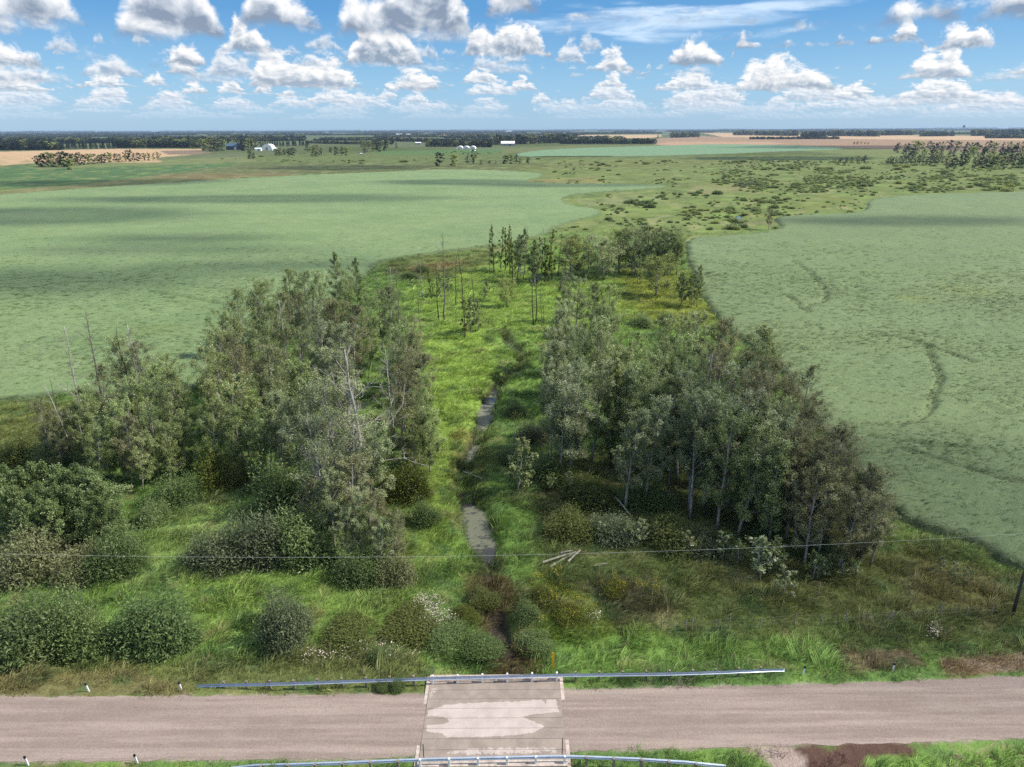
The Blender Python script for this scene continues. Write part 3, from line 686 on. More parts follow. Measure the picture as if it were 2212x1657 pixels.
# ------------------------------------------------------------------ road
def build_road():
    xs = np.concatenate([np.arange(-160, -70, 2.0), np.arange(-70, 70, 0.35), np.arange(70, 160, 2.0)])
    ks = np.linspace(0, 1, 25)
    yb, yt = road_bot(xs), road_top(xs)
    eb = 0.35 * fbm(xs / 1.7, xs * 0 + 3, 4, 71) + 0.15; et = 0.32 * fbm(xs / 1.5, xs * 0 + 9, 4, 72) + 0.12
    Y = (yb - eb)[:, None] + ((yt + et) - (yb - eb))[:, None] * ks
    X = np.repeat(xs[:, None], len(ks), 1)
    crown = 0.10 * (1 - (2 * ks - 1) ** 2) - 0.045
    Z = np.broadcast_to(crown, X.shape) + 0.010 * fbm(X / 3, Y / 0.5, 2, 73)
    inb = (xs > BRX0 + 0.1) & (xs < BRX1 - 0.1)
    keepcol = ~(inb[:-1] & inb[1:])
    q = grid_quads(len(xs), len(ks), np.repeat(keepcol[:, None], len(ks) - 1, 1))
    m, t, out = mat('gravel_road')
    g = t.new('ShaderNodeNewGeometry').outputs['Position']
    mp = t.new('ShaderNodeMapping'); t.link(g, mp.inputs[0]); mp.inputs['Scale'].default_value = (0.06, 1.15, 1.0); mp.inputs['Rotation'].default_value = (0, 0, R(-0.6))
    tr = t.noise(mp.outputs[0], 1.1, 4, 0.6, 0.15); n1 = t.noise(g, 0.5, 5, 0.6); n2 = t.noise(g, 22, 4, 0.7); n3 = t.noise(g, 5, 4, 0.65)
    c = t.mix(t.sstep(tr, 0.38, 0.66), (.235, .183, .155), (.325, .258, .218))
    c = t.mix(t.sstep(n1, 0.45, 0.7, 0.0, 0.5), c, (.285, .235, .205))
    ka = t.new('ShaderNodeAttribute'); ka.attribute_name = 'track'; ka.attribute_type = 'GEOMETRY'
    c = t.mix(t.math('MULTIPLY', ka.outputs['Fac'], t.sstep(tr, 0.25, 0.6, 0.25, 0.75)), c, (.175, .132, .112))
    sp = t.sstep(n2, 0.25, 0.75, 0.66, 1.26); sc = t.new('ShaderNodeVectorMath', operation='SCALE'); t.link(c, sc.inputs[0]); t.link(t.math('MULTIPLY', sp, t.sstep(n3, 0.2, 0.8, 0.88, 1.1)), sc.inputs['Scale'])
    principled(t, out, sc.outputs[0], 0.95, 0.1, normal=bump(t, t.math('ADD', n2, t.math('MULTIPLY', tr, 1.4)), 0.03, 0.8))
    me = mesh_np('gravel_road', np.stack([X, Y, Z], -1).reshape(-1, 3), q, None, [m], True)
    wob = 0.03 * fbm(X / 14, Y * 0, 2, 74) + 0.015 * fbm(X / 3, Y * 0 + 4, 2, 75); kk = ks[None, :] + wob; tk = sum(np.exp(-((kk - c0) / 0.042) ** 2) * a0 for c0, a0 in ((0.20, .35), (0.40, .6), (0.60, .5), (0.80, .3))) * (0.75 + 0.5 * fbm(X / 6, Y, 2, 76))
    a_ = me.attributes.new('track', 'FLOAT', 'POINT'); a_.data.foreach_set('value', np.clip(tk, 0, 1).astype(np.float32).ravel())
    tag(obj('road', me), 'pinkish gravel road', None, None, 'structure')
build_road()

# ------------------------------------------------------------------ plants: shapes
def leaf_quads(pos, size, aspect, rng, up=0.6, wind=0.15, out_dir=None, outw=0.0):
    n = len(pos)
    nrm = rng.normal(size=(n, 3)); nrm /= np.linalg.norm(nrm, axis=1, keepdims=True)
    nrm[:, 2] = np.abs(nrm[:, 2]); nrm = nrm + np.array([wind, 0, up])
    nrm /= np.linalg.norm(nrm, axis=1, keepdims=True)
    t = rng.normal(size=(n, 3))
    if out_dir is not None: t = t * (1 - outw) + out_dir * outw * 1.7
    t -= nrm * (t * nrm).sum(1, keepdims=True); t /= np.maximum(np.linalg.norm(t, axis=1, keepdims=True), 1e-6)
    b = np.cross(nrm, t)
    s = size * rng.uniform(0.65, 1.35, (n, 1))
    v = np.stack([pos - t * s * 0.5, pos + b * s * aspect * 0.5 - t * s * 0.08, pos + t * s * 0.5, pos - b * s * aspect * 0.5 - t * s * 0.08], 1).reshape(-1, 3)
    return v, np.arange(n * 4).reshape(n, 4)
def leaf_mesh(name, pos, val, size, aspect, rng, material, **kw):
    v, q = leaf_quads(pos, size, aspect, rng, **kw)
    me = mesh_np(name, v, q, None, [material], False); face_attr(me, 'v', np.clip(val, 0, 1)); return me
def bend(start, d, L, n, rng, lift=0.25, wob=0.12, droop=0.0):
    p = [np.array(start, float)]; d = np.array(d, float); d /= np.linalg.norm(d)
    for i in range(n):
        d = d + np.array([0, 0, lift / n - droop * (i / n) / n]) + rng.normal(size=3) * wob / n ** 0.5
        d /= np.linalg.norm(d); p.append(p[-1] + d * L / n)
    return np.array(p)
def make_tree(seed, h=14.0, r=2.4, cb=0.28, nl=26, leaves=5200, lsize=0.23, material=None, bark=None, lean=0.0, bare=0.0, twigs=0, shape='poplar', dbh=0.17, wind=0.5, nsub=4, csize=0.5):
    """trunk with limbs (one mesh) and a crown of leaves (another)"""
    rng = np.random.RandomState(seed)
    material = material or M_POP; bark = bark or M_BARK
    wood = MB()
    nt = 9; zs = np.linspace(0, h * 0.985, nt)
    wx = np.cumsum(rng.normal(size=nt)) * 0.09; wy = np.cumsum(rng.normal(size=nt)) * 0.09
    wx -= wx[0]; wy -= wy[0]
    trunk = np.stack([wx + lean * (zs / h) ** 1.4 * h * 0.12, wy, zs - 0.25 * (zs == 0)], 1)
    wood.tube(trunk, dbh * (1 - 0.9 * (zs / h)) + 0.012, 7)
    pos, val, outd = [], [], []
    def trunk_at(z): return np.array([np.interp(z, zs, trunk[:, 0]), np.interp(z, zs, trunk[:, 1]), z])
    clusters = []
    az0 = rng.uniform(0, 6.28)
    for i in range(nl):
        s = (i + rng.uniform(0.1, 0.9)) / nl
        z = h * (cb + (0.96 - cb) * s)
        if shape == 'poplar': prof = (0.55 + 0.70 * math.sin(min(1, s * 1.1) * 2.0)) * (1 - s ** 5) ** 0.5 * 0.92 + 0.05
        elif shape == 'column': prof = (0.75 + 0.35 * math.sin(s * 3.1)) * (1 - s ** 3.5) + 0.10
        elif shape == 'round': prof = 1.25 * math.sqrt(max(0.02, 1 - (2 * s - 0.9) ** 2)) * 0.85 + 0.08
        else: prof = (1 - s) * 1.1 + 0.15
        L = r * prof * rng.uniform(0.65, 1.25)
        az = az0 + i * 2.39996 + rng.normal() * 0.35
        el = R(rng.uniform(18, 46) + 26 * s)
        d = np.array([math.cos(az) * math.cos(el) + 0.10 * wind, math.sin(az) * math.cos(el), math.sin(el)])
        st = trunk_at(z - L * 0.25)
        pth = bend(st, d, L * 1.12, 5, rng, 0.28, 0.16)
        rad0 = max(0.018, dbh * 0.42 * (1 - 0.75 * (z / h)))
        wood.tube(pth, np.linspace(rad0, 0.008, 6), 4, False)
        is_bare = rng.uniform() < bare
        for k in range(nsub + twigs):
            f = rng.uniform(0.3, 0.95); b0 = pth[int(f * 5)]
            dd = (pth[-1] - pth[0]) / max(L, .1) + rng.normal(size=3) * 0.55 + np.array([0, 0, 0.15])
            sp = bend(b0, dd, L * rng.uniform(0.28, 0.55), 3, rng, 0.15, 0.25)
            wood.tube(sp, np.linspace(rad0 * 0.4, 0.006, 4), 3, False)
            if not is_bare:
                tp = 1.12 - 0.5 * s * s; clusters.append((sp[-1], tp * rng.uniform(0.55, 1.0))); clusters.append((sp[2], tp * rng.uniform(0.5, 0.85)))
        if not is_bare:
            tp = 1.12 - 0.5 * s * s; clusters.append((pth[-1], tp * rng.uniform(0.6, 1.0))); clusters.append((pth[3], tp * rng.uniform(0.6, 1.0)))
    if leaves and clusters:
        clusters.append((trunk[-1], 0.5)); clusters.append((trunk_at(h * 0.95), 0.55)); clusters.append((trunk_at(h * 0.9), 0.75))
        cs = np.array([c[0] for c in clusters]); cw = np.array([c[1] for c in clusters])
        keep = rng.uniform(size=len(cs)) > 0.16; cs, cw = cs[keep], cw[keep]
        cnt = np.maximum(4, (leaves * cw ** 2 / (cw ** 2).sum()).astype(int))
        idx = np.repeat(np.arange(len(cs)), cnt)
        off = rng.normal(size=(len(idx), 3)); off /= np.linalg.norm(off, axis=1, keepdims=True)
        off *= rng.uniform(0, 1, (len(idx), 1)) ** 0.45
        R0 = 0.86 * csize * (cw[idx] * rng.uniform(0.85, 1.15, len(idx)))[:, None]
        pos = cs[idx] + off * R0 * (np.array([1.0, 0.95, 1.1]) if shape != 'round' else np.array([1.1, 1.0, 0.9])) + np.array([0.10 * wind, 0, 0])
        cv = rng.uniform(0.12, 0.62, len(cs)); val = cv[idx] + rng.normal(size=len(idx)) * 0.16 + (rng.uniform(size=len(idx)) < 0.10) * 0.35
        crown = leaf_mesh('crown', pos, val, lsize, 0.62, rng, material, up=0.8, wind=0.6 * wind)
    else: crown = None
    tm = wood.mesh('trunk', [bark], True)
    return tm, crown
def make_dead(seed, h=13.0, r=1.6, nl=14, material=None, dbh=0.13, lean=0.0, cb=0.35, big=False, crook=0.0):
    rng = np.random.RandomState(seed); wood = MB(); br = MB(); limbs = []
    nt = 10; zs = np.linspace(0, h, nt); wx = np.cumsum(rng.normal(size=nt)) * 0.10; wy = np.cumsum(rng.normal(size=nt)) * 0.08
    f = zs / h
    trunk = np.stack([wx - wx[0] + lean * h * f ** 1.3 - crook * np.maximum(f - 0.62, 0) ** 1.1 * h, wy - wy[0], zs - 0.25 * (zs == 0) - abs(crook) * np.maximum(f - 0.7, 0) ** 2 * h * 0.9], 1)
    wood.tube(trunk, dbh * (1 - 0.86 * f) + 0.012, 7)
    for i in range(nl):
        s = (i + rng.uniform()) / nl; z = h * (cb + (0.97 - cb) * s); k = z / h * (nt - 1); k0 = int(min(k, nt - 2)); st = trunk[k0] + (trunk[k0 + 1] - trunk[k0]) * (k - k0)
        L = r * ((1.15 - 0.7 * s) if big else (0.45 + 0.9 * (1 - abs(2 * s - 1)))) * rng.uniform(0.5, 1.3)
        if big: br = MB(); limbs.append(br)
        az = i * 2.39996 + rng.normal() * 0.5; el = R(rng.uniform(5, 45) + 25 * s)
        d = np.array([math.cos(az) * math.cos(el), math.sin(az) * math.cos(el), math.sin(el)])
        p = bend(st, d, L, 5, rng, 0.35 if big else 0.15, 0.25)
        r0 = max(0.022, dbh * (0.33 if big else 0.24) * (1 - 0.6 * s)); br.tube(p, np.linspace(r0, 0.010, 6), 4, False)
        for q in range(4 if big else 2):
            sp = bend(p[rng.randint(1, 5)], d + rng.normal(size=3) * 0.6, L * rng.uniform(0.25, 0.6), 3, rng, 0.2, 0.3); br.tube(sp, np.linspace(r0 * 0.5, 0.008, 4), 3, False)
            for w in range(2 if big else 1):
                s2 = bend(sp[2], d + rng.normal(size=3) * 0.8, L * rng.uniform(0.15, 0.3), 2, rng, 0.2, 0.3); br.tube(s2, np.linspace(r0 * 0.3, 0.006, 3), 3, False)
    m = material or M_DEAD
    if big: return wood.mesh('trunk', [m], True), [l.mesh('limb', [m], True) for l in limbs]
    V, Q, _ = br.arrays(); wood.add(V, Q)
    return None, wood.mesh('dead_tree', [m], True)
def make_bush(seed, r=2.0, h=2.6, leaves=4200, lsize=0.24, aspect=0.34, material=None, lump=0.28, shell=0.45, wind=0.3, stems=14, upright=0.0):
    rng = np.random.RandomState(seed); material = material or M_WIL
    n = leaves
    nl = 1 if leaves < 1500 and lump < 0.3 else rng.randint(5, 9)
    la = rng.uniform(0, 6.28, nl); ld = r * 0.62 * rng.uniform(0.2, 1, nl) ** 0.5; ld[0] = 0.1 * r
    lr = r * rng.uniform(0.34, 0.58, nl); lr[0] = 0.62 * r; lh = h * rng.uniform(0.55, 1.02, nl) * (1 - 0.25 * ld / r)
    which_l = rng.choice(nl, n, p=lr ** 2 / (lr ** 2).sum())
    d = rng.normal(size=(n, 3)); d[:, 2] = np.abs(d[:, 2]) * 0.95 - 0.12; d /= np.linalg.norm(d, axis=1, keepdims=True)
    cen = rng.normal(size=(26, 3)); cen[:, 2] = np.abs(cen[:, 2]); cen /= np.linalg.norm(cen, axis=1, keepdims=True)
    dots = d @ cen.T; near = dots.max(1); which = (dots.argmax(1) + which_l * 5) % 26
    L = 1 - lump + lump * sstep(near, 0.70, 0.99) * 1.25
    rr = (shell + (1 - shell) * rng.uniform(size=n) ** 0.8) * L * (1 + (rng.uniform(size=n) < 0.20) * rng.uniform(0, 0.35, n))
    d = d + 0.10 * rng.normal(size=(n, 3))
    ell = np.stack([lr[which_l], lr[which_l], lh[which_l]], 1)
    pos = d * rr[:, None] * ell + np.stack([np.cos(la) * ld, np.sin(la) * ld, 0 * la + h * 0.06], 1)[which_l]
    pos[:, 0] += wind * 0.25 * np.maximum(pos[:, 2], 0) / h * r * 0.5
    pos[:, 2] = np.maximum(pos[:, 2], 0.02 + 0.15 * rng.uniform(size=n))
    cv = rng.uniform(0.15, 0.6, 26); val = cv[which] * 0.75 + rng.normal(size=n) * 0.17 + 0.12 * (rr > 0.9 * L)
    od = d * np.array([1, 1, 1 + upright]) + np.array([wind, 0, 0.35 + upright]); od /= np.linalg.norm(od, axis=1, keepdims=True)
    crown = leaf_mesh('foliage', pos, val, lsize, aspect, rng, material, up=0.7, wind=0.3, out_dir=od, outw=0.55)
    wood = MB()
    for i in range(stems):
        az = i * 2.4; e = R(rng.uniform(35, 85)); dd = np.array([math.cos(az) * math.cos(e), math.sin(az) * math.cos(e), math.sin(e)])
        wood.tube(bend(np.array([0.12 * math.cos(az), 0.12 * math.sin(az), -0.1]), dd, min(r, h) * rng.uniform(0.7, 1.0), 4, rng, 0.1, 0.15), np.linspace(0.04, 0.008, 5), 3, False)
    return wood.mesh('stems', [M_DARKBARK], True), crown
def join_mesh(name, parts):
    """one mesh out of several, material slots kept"""
    V, Q, T, mats, mi_q, mi_t, val, n = [], [], [], [], [], [], [], 0
    qa, ta = [], []
    for me in parts:
        v = np.zeros(len(me.vertices) * 3, np.float32); me.vertices.foreach_get('co', v); V.append(v.reshape(-1, 3))
        ls = np.zeros(len(me.loops), np.int32); me.loops.foreach_get('vertex_index', ls)
        lt = np.zeros(len(me.polygons), np.int32); me.polygons.foreach_get('loop_total', lt); st = np.zeros(len(me.polygons), np.int32); me.polygons.foreach_get('loop_start', st)
        vv = np.zeros(len(me.polygons), np.float32)
        if 'v' in me.attributes: me.attributes['v'].data.foreach_get('value', vv)
        k = len(mats); mats.append(me.materials[0])
        q = lt == 4; t3 = lt == 3
        Q.append(ls[st[q][:, None] + np.arange(4)] + n); T.append(ls[st[t3][:, None] + np.arange(3)] + n)
        mi_q.append(np.full(q.sum(), k)); mi_t.append(np.full(t3.sum(), k)); qa.append(vv[q]); ta.append(vv[t3]); n += len(V[-1])
    me = mesh_np(name, np.vstack(V), np.vstack(Q), np.vstack(T), mats, False, np.concatenate(mi_q + mi_t))
    face_attr(me, 'v', np.concatenate(qa + ta)); return me

# kinds
K = {}
K['poplar'] = [make_tree(100 + i, 14, 2.9 + 0.3 * (i % 3), 0.14 + 0.04 * (i % 3), 32, 13500, 0.185, lean=(i % 3) * 0.5, csize=0.78) for i in range(5)]
K['tall'] = [make_tree(130 + i, 15, 2.0, 0.28, 28, 9500, 0.185, shape='column', lean=0.4 * i, csize=0.62) for i in range(3)]
K['silver'] = [make_tree(150 + i, 14, 2.8, 0.27, 30, 11500, 0.185, M_SIL, lean=0.6, bare=0.12, csize=0.74) for i in range(4)]
K['pale'] = [make_tree(170 + i, 13, 3.0, 0.10, 34, 8000, 0.165, M_SIL, M_DEAD, bare=0.28, twigs=3, csize=0.72) for i in range(3)]
K['brown'] = [make_tree(190 + i, 14, 2.8, 0.22, 32, 11000, 0.18, M_BRN, lean=0.7, bare=0.15, twigs=1, csize=0.74) for i in range(4)]
K['thin'] = [make_tree(210 + i, 12, 1.2, 0.14, 24, 4800, 0.19, M_OLV, M_DARKBARK, bare=0.25, shape='column', dbh=0.13, csize=0.45, nsub=2) for i in range(4)]
K['round'] = [make_tree(230 + i, 9, 3.7, 0.20, 30, 9000, 0.22, M_OLV if i < 2 else M_SIL, shape='round', dbh=0.2, csize=1.0) for i in range(3)]
K['brush'] = [make_tree(240 + i, 8, 2.2, 0.03, 34, 10000, 0.165, M_WIL, M_DARKBARK, shape='column', dbh=0.09, csize=0.6) for i in range(3)]
K['young'] = [make_tree(250 + i, 5, 1.2, 0.16, 18, 1600, 0.20, M_POP, shape='column', dbh=0.06, csize=0.34, nsub=2) for i in range(3)]
K['sapling'] = [make_tree(260 + i, 3.2, 0.75, 0.12, 14, 520, 0.19, M_SIL if i else M_POP, shape='column', dbh=0.035, csize=0.26, nsub=1) for i in range(3)]
K['dead'] = [make_dead(300 + i, 13, 1.5, 15, M_DEADDARK if i % 2 else M_DEAD, 0.12, 0.03 * (i - 1)) for i in range(4)]
K['snag'] = [make_dead(320 + i, 12, 0.8, 8, M_DEADDARK if i % 2 else M_DARKBARK, 0.11, 0.03 * (i - 1), 0.45) for i in range(3)]
K['crooked'] = [make_dead(330, 10, 1.6, 18, M_DEAD, 0.13, -0.14, 0.30, crook=0.7)]
K['leaner'] = [make_dead(331, 9, 1.8, 16, M_DEAD, 0.11, -0.22, 0.30), make_dead(332, 12, 1.5, 14, M_DEAD, 0.12, -0.12, 0.35)]
K['bigdead'] = [make_dead(340, 15, 4.2, 22, M_DEAD, 0.2, 0.0, 0.25, big=True), make_dead(341, 14, 3.2, 20, M_DEAD, 0.17, 0.02, 0.2, big=True)]
K['willow'] = [make_bush(400 + i, 2.0, 2.4, 15000, 0.150, 0.32, M_WIL, 0.5, 0.35, 0.8, upright=0.3) for i in range(4)]
K['greybush'] = [make_bush(420 + i, 2.0, 2.2, 14000, 0.150, 0.32, M_GRY, 0.55, 0.35, 0.8, upright=0.4) for i in range(2)]
K['brownbush'] = [make_bush(430 + i, 2.0, 2.0, 13000, 0.145, 0.34, M_BRN, 0.5, upright=0.4) for i in range(1)]
K['yellowbush'] = [make_bush(440 + i, 2.0, 2.4, 12000, 0.150, 0.38, M_YEL, 0.55) for i in range(2)]
K['olivebush'] = [make_bush(450 + i, 2.0, 2.2, 12000, 0.150, 0.36, M_OLB, 0.5) for i in range(2)]
K['shrub'] = [(None, join_mesh('shrub', make_bush(500 + i, 2.2, 1.8, 1100, 0.42, 0.5, [M_SHB, M_SHB, M_OLV, M_GRY, M_WIL][i], 0.45, 0.5, stems=5))) for i in range(5)]
K['fartree'] = [(None, join_mesh('far_tree', make_tree(520 + i, 11, 4.2, 0.02, 16, 900, 1.0, [M_FAR, M_FAR, M_OLV, M_BRN][i], M_DARKBARK, shape='round', csize=1.35, nsub=1))) for i in range(4)]
K['farslim'] = [(None, join_mesh('far_tree', make_tree(530 + i, 11, 2.3, 0.06, 16, 620, 0.75, [M_FAR, M_BRN][i], M_DARKBARK, shape='column', csize=0.9, nsub=1))) for i in range(2)]
def make_spruce(seed, h=13):
    rng = np.random.RandomState(seed); n = 520
    s = rng.uniform(0, 1, n) ** 0.75; az = rng.uniform(0, 6.28, n); rr = (1 - s) * 2.3 * rng.uniform(0.55, 1.05, n) + 0.1
    pos = np.stack([np.cos(az) * rr, np.sin(az) * rr, 0.6 + s * (h - 0.7) - rr * 0.18], 1)
    od = np.stack([np.cos(az), np.sin(az), -0.25 + 0 * az], 1)
    c = leaf_mesh('spruce', pos, rng.uniform(0.1, 0.9, n), 1.05, 0.5, rng, M_SPR, up=1.0, wind=0, out_dir=od, outw=0.8)
    w = MB().tube([(0, 0, -0.2), (0, 0, h * 0.9)], [0.16, 0.03], 5).mesh('t', [M_DARKBARK])
    return join_mesh('spruce', (w, c))
K['spruce'] = [(None, make_spruce(560 + i)) for i in range(2)]
NOMINAL = {'poplar': 14, 'tall': 15, 'silver': 14, 'pale': 13, 'brown': 14, 'thin': 12, 'round': 9, 'young': 5, 'brush': 8, 'sapling': 3.2, 'dead': 13, 'snag': 12, 'crooked': 10, 'leaner': 10, 'bigdead': 15, 'fartree': 11, 'farslim': 11, 'spruce': 13}
PARTN = {'dead': ('trunk', 'branches'), 'snag': ('trunk', 'branches'), 'crooked': ('trunk', 'branches'), 'leaner': ('trunk', 'branches'), 'bigdead': ('trunk', 'branches')}
COUNT = {}
def plant(kind, loc, s, label, cat, name, group=None, sxy=None, rz=None, tilt=0.0, var=None):
    vs_ = K[kind]; k = COUNT.get(kind, 0); COUNT[kind] = k + 1
    a, b = vs_[k % len(vs_) if var is None else var]
    rz = random.uniform(-0.5, 0.5) + (math.pi * 0.5 * (k % 2) if kind not in ('crooked', 'leaner') else 0) if rz is None else rz
    sxy = s * random.uniform(0.9, 1.12) if sxy is None else sxy
    if a is None:
        o = obj(name, b); o.location = loc; o.rotation_euler = (0, tilt, rz); o.scale = (sxy, sxy, s); tag(o, label, cat, group); return o
    root = empty(name, loc, (0, tilt, rz), (sxy, sxy, s))
    pn = PARTN.get(kind, ('stems', 'foliage') if 'bush' in kind or kind == 'willow' else ('trunk', 'crown'))
    obj(pn[0], a, root)
    if isinstance(b, list):
        for l in b: obj('limb', l, root)
    elif b is not None: obj(pn[1], b, root)
    tag(root, label, cat, group); return root

# ------------------------------------------------------------------ the trees, by where their top (and foot) stand
def from_top(px, pyt, h):
    """foot of a tree of height h whose tip shows at px, pyt"""
    z0 = GZ
    for _ in range(4):
        d = ray(px, pyt); t = (z0 + h - CAMZ) / d[2]; p = CAM + d * t; z0 = hz(p[0], p[1])
    return np.array([p[0], p[1], z0])
def from_foot(px, py, pyt):
    g = ground_at(px, py); lo, hi = 0.3, 30.0
    for _ in range(30):
        m = (lo + hi) / 2; _, yy = project(g[0], g[1], g[2] + m)
        if yy > pyt: lo = m
        else: hi = m
    return g, lo
ORD = ['first', 'second', 'third', 'fourth', 'fifth', 'sixth', 'seventh', 'eighth', 'ninth', 'tenth', 'eleventh', 'twelfth', 'thirteenth', 'fourteenth', 'fifteenth', 'sixteenth', 'seventeenth', 'eighteenth', 'nineteenth', 'twentieth']
LOOK = {'poplar': ('grey green poplar', 'poplar_tree', 'tree'), 'tall': ('tall slim poplar', 'poplar_tree', 'tree'), 'silver': ('silvery leaved poplar', 'poplar_tree', 'tree'),
        'pale': ('pale thinning poplar', 'poplar_tree', 'tree'), 'brown': ('brown tinged poplar', 'poplar_tree', 'tree'), 'thin': ('thin dark stemmed tree', 'slim_tree', 'tree'),
        'round': ('round crowned tree', 'round_tree', 'tree'), 'young': ('young bushy poplar', 'young_poplar', 'tree'), 'sapling': ('small sapling', 'sapling', 'sapling'),
        'dead': ('bare dead tree', 'dead_tree', 'dead tree'), 'snag': ('thin dead trunk', 'dead_tree', 'dead tree'), 'crooked': ('crooked dead tree', 'dead_tree', 'dead tree'), 'leaner': ('leaning dead tree', 'dead_tree', 'dead tree'),
        'bigdead': ('large white dead tree', 'dead_tree', 'dead tree')}
TREES = []      # kind, foot, height, grove
def T(kind, px, pyt, h, grove, pyb=None):
    if grove == ROW and kind in ('silver', 'brown', 'poplar', 'round') and pyb is None: pyb = 596
    if pyb is None: TREES.append([kind, from_top(px, pyt, h), h, grove])
    else:
        g, hh = from_foot(px, pyb, pyt); TREES.append([kind, g, hh, grove])
A1 = 'small grove at field corner'; A2 = 'big grove by pale field'; B1 = 'grove by wind-laid field'; MID = 'open meadow up the creek'; ROW = 'tree row across the meadow'
A3 = 'pale clump before the big grove'
for k, x, y, h in [('poplar', 243, 727, 13), ('brown', 279, 737, 12.5), ('poplar', 349, 772, 12), ('poplar', 316, 780, 12), ('brown', 205, 792, 11), ('poplar', 178, 838, 11), ('poplar', 253, 826, 12), ('poplar', 367, 792, 11.5),
                   ('poplar', 352, 840, 11), ('poplar', 300, 832, 11.5), ('poplar', 380, 889, 9), ('poplar', 318, 890, 10), ('brown', 255, 896, 10), ('poplar', 210, 900, 9), ('poplar', 345, 925, 8), ('poplar', 285, 945, 7.5), 
                   ('brown', 84, 872, 9.5), ('brown', 132, 884, 9), ('brown', 110, 905, 8), ('poplar', 165, 900, 8.5)]:
    T(k, x, y, h, A1)
T('dead', 186, 706, 13, A1, 945); T('dead', 232, 677, 14, A1, 930); T('dead', 301, 699, 14, A1, 905); T('snag', 286, 709, 14, A1, 900); T('snag', 318, 735, 14, A1, 905)
T('crooked', 222, 817, 10, A1, 978); T('leaner', 152, 820, 9, A1, 968); T('leaner', 122, 912, 6, A1, 985); T('snag', 130, 815, 8, A1, 915)
for k, x, y, h in [('poplar', 458, 676, 14), ('poplar', 510, 626, 14.5), ('poplar', 541, 613, 14.5), ('poplar', 566, 613, 14), ('poplar', 621, 584, 15), ('poplar', 653, 595, 14), ('poplar', 682, 584, 14.5), ('tall', 723, 541, 16.5), ('tall', 764, 555, 15.5), ('poplar', 745, 588, 14.5),
                   ('poplar', 444, 713, 13), ('poplar', 436, 750, 12.5), ('poplar', 490, 690, 13.5), ('poplar', 581, 650, 14), ('brown', 600, 632, 14), ('brown', 640, 640, 14), ('pale', 667, 658, 14), ('brown', 695, 642, 14.5), ('brown', 724, 657, 14), ('brown', 753, 657, 14),
                   ('brown', 496, 732, 13), ('poplar', 535, 700, 13.5), ('brown', 558, 742, 13), ('poplar', 638, 724, 13), ('pale', 684, 702, 14), ('silver', 718, 703, 14), ('brown', 761, 692, 13.5), ('poplar', 790, 640, 14), ('brown', 815, 620, 13.5),
                   ('poplar', 453, 778, 12.5), ('brown', 504, 762, 13), ('silver', 576, 755, 13), ('poplar', 627, 778, 12.5), ('silver', 695, 756, 13), ('silver', 735, 765, 13), ('poplar', 600, 800, 12),
                   ('poplar', 467, 820, 12), ('poplar', 515, 815, 12), ('silver', 564, 856, 11), ('silver', 585, 862, 11), ('poplar', 440, 868, 10.5), ('poplar', 500, 880, 10), ('poplar', 540, 890, 10), ('silver', 600, 905, 9),
                   ('poplar', 845, 640, 13), ('brown', 867, 682, 13), ('brown', 881, 722, 12.5), ('brown', 888, 763, 12), ('poplar', 893, 806, 11.5), ('brown', 868, 800, 12.5), ('poplar', 905, 850, 10.5), ('poplar', 922, 880, 9.5), ('brown', 845, 742, 13), ('brown', 862, 860, 11), ('poplar', 890, 900, 9), ('poplar', 842, 700, 13)]:
    T(k, x, y, h, A2)
T('dead', 553, 640, 15, A2); T('dead', 612, 648, 15, A2); T('dead', 812, 573, 15, A2); T('dead', 838, 576, 15.5, A2); T('dead', 852, 586, 15, A2); T('snag', 670, 640, 14, A2); T('leaner', 508, 836, 11, A2, 965)
for k, x, y, h in [('pale', 667, 825, 14), ('pale', 700, 832, 14.5), ('silver', 632, 862, 13), ('pale', 735, 812, 15), ('pale', 668, 902, 13), ('pale', 712, 892, 13.5), ('pale', 752, 900, 13.5), ('silver', 780, 930, 12), ('pale', 690, 960, 11.5), ('brown', 745, 990, 10.5)]:
    T(k, x, y, h, A3)
T('bigdead', 795, 757, 16, A3, 1085); T('bigdead', 850, 740, 15, A3, 960)
for k, x, y, b in [('silver', 725, 1025, 1195), ('silver', 780, 1060, 1215), ('brown', 820, 1075, 1225), ('brown', 850, 1100, 1230), ('silver', 830, 1120, 1238), ('brown', 690, 1050, 1180), ('silver', 752, 1100, 1222)]:
    T('young' if k == 'x' else k, x, y, 9, A3, b)
